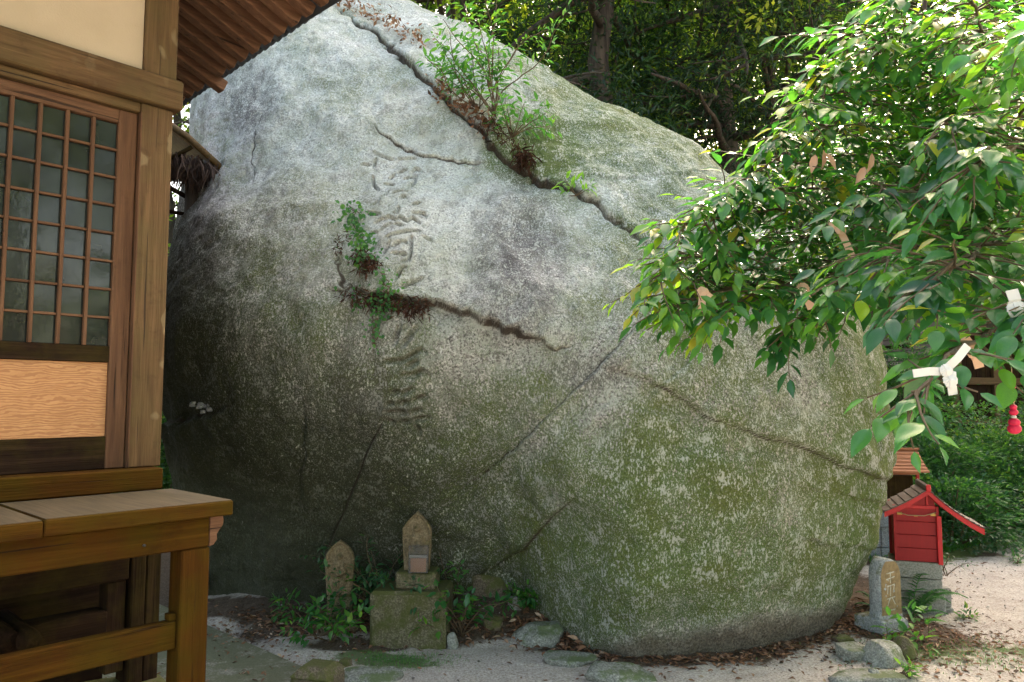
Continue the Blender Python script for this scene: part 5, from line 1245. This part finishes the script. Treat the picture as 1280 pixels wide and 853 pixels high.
for xx_ in (Lx + .06, wx - .06):
    for yy_ in (-.13, .13): MB().box(xx_ - .014, xx_ + .014, yy_ - .014, yy_ + .014, .52, ze1 + .02, .003).obj('post', MAT['red'] if yy_ < 0 else MAT['old_z'], csh)
MB().box(Lx + .05, wx - .05, -.145, -.115, ze1 - .03, ze1 - .005, .003).obj('post_beam', MAT['copper_wood'], csh)
MB().box(Lx + .08, wx - .09, -.10, .12, .525, ze1 - .04, .004).obj('shrine_body', MAT['old_z'], csh)
MB().box(Lx, wx + .0, -.19, .19, .38, .52, .008, None, .002).obj('pedestal_slab', MAT['block_blue'], csh)
for i in range(3):
    for j in range(2): MB().box(Lx + .02 + i * .19, Lx + .02 + i * .19 + .186, -.17 + j * .17, -.17 + j * .17 + .166, .185, .378, .006, None, .002).obj('pedestal_block', MAT['block_blue'], csh)
    MB().box(Lx + .0 + i * .20, Lx + i * .20 + .196, -.19, .17, -.05, .182, .006, None, .002).obj('pedestal_block', MAT['block_blue'], csh)

# old wooden hall far right, behind the shrubs
YH = 12.4; bh = empty('old_wooden_hall', (at(1215, 470, YH).x, YH, 0), R(18), 'dark old wooden hall with a pale curved roof edge half hidden by shrubs', 'wooden hall')
gz0 = ghs(7.6, 12.4); 
for k in range(14):
    MB().box(-1.3 + k * .2, -1.3 + k * .2 + .194, 0, .03, gz0, 2.6, .004).obj('wall_plank', MAT['old_z'], bh)
for k in range(4): MB().box(-1.35 + k * .88, -1.35 + k * .88 + .12, -.06, .0, gz0, 2.65, .01).obj('post', MAT['wood_z'], bh)
MB().box(-1.35, 1.45, -.07, -.01, 1.85, 1.97, .008).obj('tie_beam', MAT['wood_x'], bh); MB().box(-1.35, 1.45, -.07, -.01, 1.2, 1.28, .008).obj('tie_beam', MAT['wood_x'], bh)
MB().box(-1.3, 1.4, .05, 2.2, gz0, 2.5, .01).obj('hall_body', MAT['old_z'], bh)
pr1 = [(0 + 2.1 * t, 3.25 - (1.45 * t - .45 * t * t) * 1.15) for t in np.linspace(0, 1, 10)]; pr2 = [(-x, z) for x, z in pr1]
for prf in (pr1, pr2):
    for (y0, y1) in ((-.62, -.52),): barge(prf, y0, y1, .12, .15).obj('roof_edge', MAT['block'], bh)
    courses(prf, -.66, 2.6, 'roof_course', 'shingle', bh, .03)
MB().prism([(-1.3, 2.3), (1.3, 2.3), (.1, 3.0), (-.1, 3.0)], -.02, .02).obj('gable_board', MAT['old_x'], bh)

# shed roof left, between hall and boulder
YD = 6.0; shd = empty('lean_to_shed', (at(250, 190, YD).x, YD, 0), 0, 'ramshackle lean-to roof of poles and thatch squeezed between hall and boulder', 'shed')
Ls = lambda px, py, Y=YD: at(px, py, Y) - Vector(shd.location)
MB().tube([Ls(200, 148), Ls(235, 172), Ls(281, 214)], [.030, .028, .026], 8, rough=.06).obj('edge_pole', MAT['wood_y'], shd)
A1, A2, B1, B2 = Ls(196, 150, YD + .03), Ls(272, 208, YD + .03), Ls(190, 175, YD + .9), Ls(236, 207, YD + .9)
nb = 7
for k in range(nb):
    t0, t1 = k / nb, (k + .93) / nb; a0, a1 = A1.lerp(A2, t0), A1.lerp(A2, t1); b0, b1 = B1.lerp(B2, t0), B1.lerp(B2, t1); u_ = Vector((0, 0, .018))
    MB().add([a0, a1, b1, b0, a0 + u_, a1 + u_, b1 + u_, b0 + u_], [(0, 3, 2, 1), (4, 5, 6, 7), (0, 1, 5, 4), (1, 2, 6, 5), (2, 3, 7, 6), (3, 0, 4, 7)]).obj('roof_board', MAT['pale_board'], shd)
MB().tube([Ls(205, 203), Ls(240, 184)], .018, 6).obj('rafter_pole', MAT['old_x'], shd)
MB().tube([Ls(200, 228), Ls(236, 248, YD + .2)], .02, 6).obj('rafter_pole', MAT['old_x'], shd)
MB().tube([Ls(196, 262), Ls(232, 268, YD + .2)], .016, 6).obj('rafter_pole', MAT['old_x'], shd)
MB().tube([(Ls(236, 220).x, .12, Ls(236, 196).z), (Ls(238, 300).x, .12, -1.0 + 1.0 + .1)], [.07, .085], 10, rough=.08).obj('corner_post', MAT['bark'], shd)
r = np.random.default_rng(5); n = 900; t = r.random(n); top = np.array([tuple(Ls(204, 196, YD + .1))]) * (1 - t[:, None]) + np.array([tuple(Ls(276, 214, YD + .02))]) * t[:, None]
link('thatch_fringe', leaves_mesh('thatch_fringe', top + r.normal(size=(n, 3)) * np.array([.02, .06, .03]), np.stack([r.normal(0, .3, n), r.normal(0, .3, n), -np.ones(n)], -1), rdirs(n, r), r.uniform(.10, .26, n), .014, r.random(n), T_STRIP), MAT['thatch'], shd)['kind'] = 'stuff'

# ------------------------------------------------------------------ paper fortunes and dry leaves on the camellia
def strip(m, pts, w_, th=.0012, nrm=Vector((0, -1, 0))):
    pts = [Vector(p) for p in pts]; vs = []; 
    for i, p in enumerate(pts):
        d = (pts[min(i + 1, len(pts) - 1)] - pts[max(0, i - 1)]).normalized(); s = d.cross(nrm).normalized() * w_ / 2; b = d.cross(s).normalized() * th
        vs += [p + s + b, p - s + b, p - s - b, p + s - b]
    fs = []
    for i in range(len(pts) - 1):
        for k in range(4): fs.append((i * 4 + k, i * 4 + (k + 1) % 4, (i + 1) * 4 + (k + 1) % 4, (i + 1) * 4 + k))
    fs += [(3, 2, 1, 0), tuple(len(pts) * 4 - 4 + k for k in range(4))]
    m.add(vs, fs)
def knot(name, px_, py_, Y, L1, L2, w_, mat, lab, ang1=(.7, .9), ang2=(-.9, -.1)):
    c = at(px_, py_, Y); o = empty(name, tuple(c)); m = MB(); k = MB()
    a1 = Vector((ang1[0], -.1, ang1[1])).normalized(); a2 = Vector((ang2[0], -.1, ang2[1])).normalized()
    strip(m, [a1 * .010, a1 * L1 * .5 + Vector((0, -.006, 0)), a1 * L1], w_); m.obj('paper_tail', MAT[mat], o)
    m = MB(); strip(m, [a2 * .010, a2 * L2 * .5 + Vector((0, -.004, .002)), a2 * L2], w_); m.obj('paper_tail', MAT[mat], o)
    for q in range(5):
        an = q * .55 - .6; d = Vector((math.cos(an), 0, math.sin(an)))
        strip(k, [-d * w_ * .8 + Vector((0, -.004 - .002 * q, 0)), Vector((0, -.012 - .001 * q, 0)), d * w_ * .8 + Vector((0, -.004, 0))], w_ * .62)
    k.obj('paper_knot', MAT[mat], o)
    return tag(o, lab, 'paper fortune', 'paper fortunes tied to the camellia twigs')
knot('paper_fortune', 1181, 464, 1.66, .075, .075, .018, 'paper', 'large white paper fortune knotted on the lowest camellia sprig', (.75, .85), (-1, -.08))
kk = knot('paper_fortune', 1186, 476, 1.655, .022, .032, .020, 'paper', 'short folded white paper end under the large knotted fortune', (.2, .8), (.2, -1))
knot('paper_fortune', 1269, 388, 1.8, .05, .035, .03, 'paper', 'white paper fortune at the right edge of the picture', (-.2, 1), (.6, -.7))
knot('paper_fortune', 1050, 288, 2.75, .05, .13, .026, 'paper_peach', 'long peach paper fortune hanging in the middle of the camellia', (-.5, .4), (.35, -1))
knot('paper_fortune', 1003, 362, 2.95, .07, .085, .032, 'paper_peach', 'peach paper fortune hanging at the lower fringe of the camellia', (-.35, -1), (.35, -.9))
knot('paper_fortune', 878, 366, 2.85, .04, .075, .028, 'paper_peach', 'pale peach paper fortune near the left tip of the camellia', (.4, -.3), (-.1, -1))
knot('paper_fortune', 1216, 440, 2.2, .05, .05, .028, 'paper_peach', 'folded peach paper above the large white knot', (-.4, .6), (.3, -1))
for (px_, py_, Y, lab) in ((1026, 188, 2.72, 'curled dry pinkish leaves on the upper left of the camellia'), (1090, 200, 2.6, 'pair of dry pale leaves in the middle of the camellia'), (1087, 240, 2.6, 'single dry rusty leaf hanging below the pale pair')):
    c = at(px_, py_, Y); n = 1 if 'single' in lab else (2 if 'pair' in lab else 3)
    P = np.array([[-.02 + .018 * i + rnd.gauss(0, .006), -.01 * i, rnd.gauss(0, .014)] for i in range(n)]); D = np.array([[.45 * (i - 1.3) + rnd.gauss(0, .2), -.2, -1.] for i in range(n)]); U = np.array([[rnd.gauss(0, .6), -1, .3] for _ in range(n)])
    o = link('dry_leaves', leaves_mesh('dry_leaves', P, D, U, .075, .032, np.linspace(.7, 1, n), T_LEAF), MAT['dryleaf']); o.location = c; tag(o, lab, 'dry leaves')
# red cloth charm
ch = empty('red_charm', tuple(at(1265, 478, 3.1)), 0, 'string of red cloth balls hanging from the camellia at the right edge', 'charm')
def sph(name, c, r_, mat, sq=1, n=10):
    m = MB(); m.tube([(c[0], c[1], c[2] + r_ * sq * math.cos(math.pi * i / n)) for i in range(n + 1)], [max(.0006, r_ * math.sin(math.pi * i / n)) for i in range(n + 1)], 12, rough=.03); return m.obj(name, MAT[mat], ch)
MB().tube([(0, 0, .12), (.003, 0, -.10), (0, 0, -.2)], .0018, 5).obj('cord', MAT['rope'], ch)
for dz, r_, mt in ((-.022, .014, 'red_cloth'), (-.045, .011, 'red_cloth'), (-.062, .007, 'paper'), (-.082, .008, 'paper_peach'), (-.108, .014, 'red_cloth'), (-.128, .017, 'red_cloth'), (-.148, .010, 'paper'), (-.170, .022, 'red_cloth'), (-.196, .026, 'red_cloth')): sph('cloth_ball' if mt == 'red_cloth' else 'bead', (0, 0, dz + .005), r_, mt, .85)

# ------------------------------------------------------------------ low plants
def apron_z(x, y, z):
    dx, dy = x - O.x, y - O.y; u = dx * HX.x + dy * HX.y; v = dx * HY.x + dy * HY.y
    return np.where((u < .965) & (v > -.9) & (v < 6), np.maximum(z, .039), z)
def lowplant(px_, py_, n_st, L, leaf, tint, seed, lab, mat='camellia', up=(0, -.2, 1), spread=.7, z=None, nleaf=7, w=.45, cat='plant', grp='low plants at the foot of the boulder'):
    p = gr(px_, py_); zz_ = ghs(p.x, p.y) if z is None else z; n_st = int(n_st * 1.3)
    o = stem_plant('low_plant', (p.x, p.y, zz_), up, n_st, L, leaf, seed, tint, mat, nleaf, spread, w, droop=.08); return tag(o, lab, cat, grp)
lowplant(412, 806, 8, .42, .062, .42, 1, 'glossy leaved seedlings in front of the left stone buddha', spread=.45, w=.6)
lowplant(398, 800, 4, .30, .06, .35, 11, 'dark glossy seedling left of the left stone buddha block', spread=.5)
lowplant(575, 802, 8, .46, .062, .42, 2, 'glossy shrublet covering the right corner of the tall mossy block', spread=.55, w=.58)
lowplant(560, 788, 4, .5, .06, .6, 12, 'light green sprig standing right of the middle stone buddha', 'fern', spread=.25, nleaf=8)
lowplant(474, 792, 16, .62, .052, .30, 3, 'blue green leafy shrub filling the gap between the two stone buddhas', 'bush', spread=.35, nleaf=12)
lowplant(452, 790, 9, .40, .05, .35, 13, 'low leafy growth at the left side of the tall block', 'bush', spread=.5, nleaf=9)
lowplant(655, 790, 5, .28, .06, .38, 4, 'dark leaved seedling leaning on the boulder right of the layered stone', spread=.4)
lowplant(648, 783, 4, .14, .05, .65, 14, 'small light seedling between the stones right of the tall block', 'fern', spread=.6, nleaf=5)
lowplant(1160, 812, 6, .26, .085, .6, 5, 'bright broad leaved plant right of the carved stela base', 'fern', spread=.75, nleaf=5, w=.5)
lowplant(1130, 850, 4, .08, .05, .75, 6, 'tiny light green herb at the bottom edge by the rocks', 'fern', spread=.8, nleaf=4, w=.4)
lowplant(1112, 812, 3, .13, .035, .6, 7, 'small herb creeping up the front of the carved stela base', 'fern', spread=.5, nleaf=6, w=.6)
lowplant(1210, 774, 4, .07, .05, .5, 8, 'tiny weed alone on the sandy path', 'bush', spread=.9, nleaf=4)
lowplant(1181, 745, 4, .24, .032, .3, 9, 'thin dark seedling growing on top of the square stone post', 'bush', spread=.35, nleaf=7, z=at(1184, 737, pp.y).z - .02)
lowplant(370, 780, 5, .18, .07, .5, 10, 'broad leaved weed at the edge of the concrete apron', 'fern', spread=.8, nleaf=5, w=.35)
lowplant(1268, 690, 6, .12, .07, .4, 15, 'weed tuft at the right edge of the path', 'bush', spread=.9, nleaf=5)
lowplant(1272, 706, 5, .10, .06, .45, 16, 'second weed tuft at the right edge of the path, nearer', 'bush', spread=.9, nleaf=5)
lowplant(1240, 665, 16, .3, .06, .6, 17, 'row of light green weeds along the far path edge', 'fern', spread=.9, nleaf=7)

# ------------------------------------------------------------------ fallen leaves, twigs, gravel, grass
def litter(n, region, size, seed, name, lab, mat='litter', T=T_LEAF, w=.42, tint=(.45, .27), lift=.006, tilt=.35, cat='fallen leaves'):
    r = np.random.default_rng(seed); P = np.vstack([region(r, n)])
    z = apron_z(P[:, 0], P[:, 1], gh(P[:, 0], P[:, 1])) + lift * r.uniform(.5, 2.5, len(P)); a = r.uniform(0, 2 * math.pi, len(P))
    d = np.stack([np.cos(a), np.sin(a), r.normal(0, tilt * .5, len(P))], -1); up = norm(np.stack([r.normal(0, tilt, len(P)), r.normal(0, tilt, len(P)), np.ones(len(P))], -1))
    ln = size * r.uniform(.5, 1.15, len(P)); T2 = (T[0] * np.array([1, 1, 1.5]), T[1])
    o = link(name, leaves_mesh(name, np.column_stack([P, z]), d, up, ln, ln * w, np.clip(r.normal(tint[0], tint[1], len(P)), 0, 1), T2), MAT[mat])
    return tag(o, lab, cat, kind='stuff')
foot = [(-1.9, 5.55), (-1.2, 5.35), (-.6, 5.25), (.1, 5.22), (.45, 4.97), (.85, 4.72), (1.4, 4.76), (2.1, 5.15), (2.6, 5.6), (3.1, 6.3)]
def along(r, n):
    q = np.array(foot); L = np.r_[0, np.cumsum(np.hypot(*np.diff(q, axis=0).T))]; s = r.uniform(0, L[-1], n); x = np.interp(s, L, q[:, 0]); y = np.interp(s, L, q[:, 1])
    return np.stack([x + r.normal(0, .10, n), y - np.abs(r.normal(0, .11, n)) + .05], -1)
litter(2600, along, .052, 91, 'fallen_leaves', 'brown fallen leaves banked along the foot of the boulder')
litter(1500, lambda r, n: np.stack([r.normal(2.55, .45, n), r.normal(5.1, .38, n)], -1), .05, 92, 'fallen_leaves', 'brown fallen leaves spread round the carved stela at the right', tint=(.35, .25))
litter(700, lambda r, n: np.stack([r.uniform(-1.9, 5.5, n), r.uniform(4.2, 7.5, n)], -1), .042, 93, 'fallen_leaves', 'stray fallen leaves thinly scattered over the sand')
litter(260, lambda r, n: np.stack([r.uniform(-2.4, -.9, n), r.uniform(4.3, 5.9, n)], -1), .035, 98, 'fallen_leaves', 'few fallen leaves and bits lying on the concrete apron')
litter(650, lambda r, n: np.stack([r.normal(-1.35, .35, n), r.normal(5.35, .16, n)], -1), .045, 95, 'fallen_leaves', 'dead leaves lying round the left stone buddha', tint=(.5, .3))
litter(420, lambda r, n: np.stack([r.normal(.32, .16, n), r.normal(5.18, .12, n)], -1), .065, 96, 'fallen_leaves', 'heap of larger dead leaves between the layered stone and the boulder', tint=(.5, .28), tilt=.7, lift=.02)
litter(1500, lambda r, n: np.stack([r.normal(3.0, .4, n), r.normal(5.15, .4, n)], -1), .05, 97, 'fallen_twigs', 'thin twigs and needles strewn round the rocks at the right', 'needle', T_STRIP, .06, (.6, .25), cat='twigs')
r = np.random.default_rng(12); n = 5200; gxp = r.uniform(-1.8, 5.6, n); gyp = r.uniform(4.15, 8.5, n)
tv = np.array([[1, 0, 0], [-.5, .87, 0], [-.5, -.87, 0], [0, 0, .8], [0, 0, -.6]]); tf = np.array([[0, 1, 3], [1, 2, 3], [2, 0, 3], [1, 0, 4], [2, 1, 4], [0, 2, 4]])
sz_ = .0035 + .009 * r.random(n) ** 4; V = tv[None] * sz_[:, None, None] * r.uniform(.6, 1.3, (n, 1, 3)); a = r.uniform(0, 6.28, n); V = np.stack([V[..., 0] * np.cos(a)[:, None] - V[..., 1] * np.sin(a)[:, None], V[..., 0] * np.sin(a)[:, None] + V[..., 1] * np.cos(a)[:, None], V[..., 2]], -1)
V += np.stack([gxp, gyp, gh(gxp, gyp) + sz_ * .4], -1)[:, None]
g = G('gravel_stone'); tt_ = g.attr('tint').outputs['Fac']; g.set(g.ramp(tt_, [(0, (.12, .10, .09)), (.5, (.36, .32, .29)), (1, (.62, .59, .56))]), .9); MAT['gravel'] = g.m
tag(link('gravel', np_mesh('gravel', V.reshape(-1, 3), (tf[None] + (np.arange(n) * 5)[:, None, None]).reshape(-1, 3), False, {'tint': np.repeat(r.random(n), 5)}), MAT['gravel']), 'fine pale gravel grains scattered on the sandy path', 'gravel', kind='stuff')
def grass(n, region, size, seed, lab, tint=.6):
    r = np.random.default_rng(seed); P = region(r, n); z = gh(P[:, 0], P[:, 1]); a = r.uniform(0, 6.28, n)
    d = np.stack([np.cos(a) * .7, np.sin(a) * .7, r.uniform(.3, 1.2, n)], -1)
    o = link('grass', leaves_mesh('grass', np.column_stack([P, z]), d, norm(np.stack([np.cos(a), np.sin(a), -.5 + 0 * a], -1)), size * r.uniform(.5, 1.3, n), size * .14, np.clip(r.normal(tint, .15, n), 0, 1), T_STRIP), MAT['fern']); tag(o, lab, 'grass', kind='stuff')
def edge_r(r, n): x = r.uniform(3.4, 7.5, n); return np.stack([x, path_edge(x) + .1 + np.abs(r.normal(0, .3, n))], -1)
grass(7000, edge_r, .085, 101, 'low grass and weeds fringing the far edge of the path')
grass(1300, lambda r, n: np.stack([r.normal(-.72, .20, n), r.normal(4.76, .08, n)], -1), .022, 102, 'moss patch on the sand in front of the tall mossy block')
grass(900, lambda r, n: np.stack([r.normal(2.75, .4, n), r.normal(4.8, .18, n)], -1), .03, 103, 'moss and sprouts between the rocks at the right', .5)
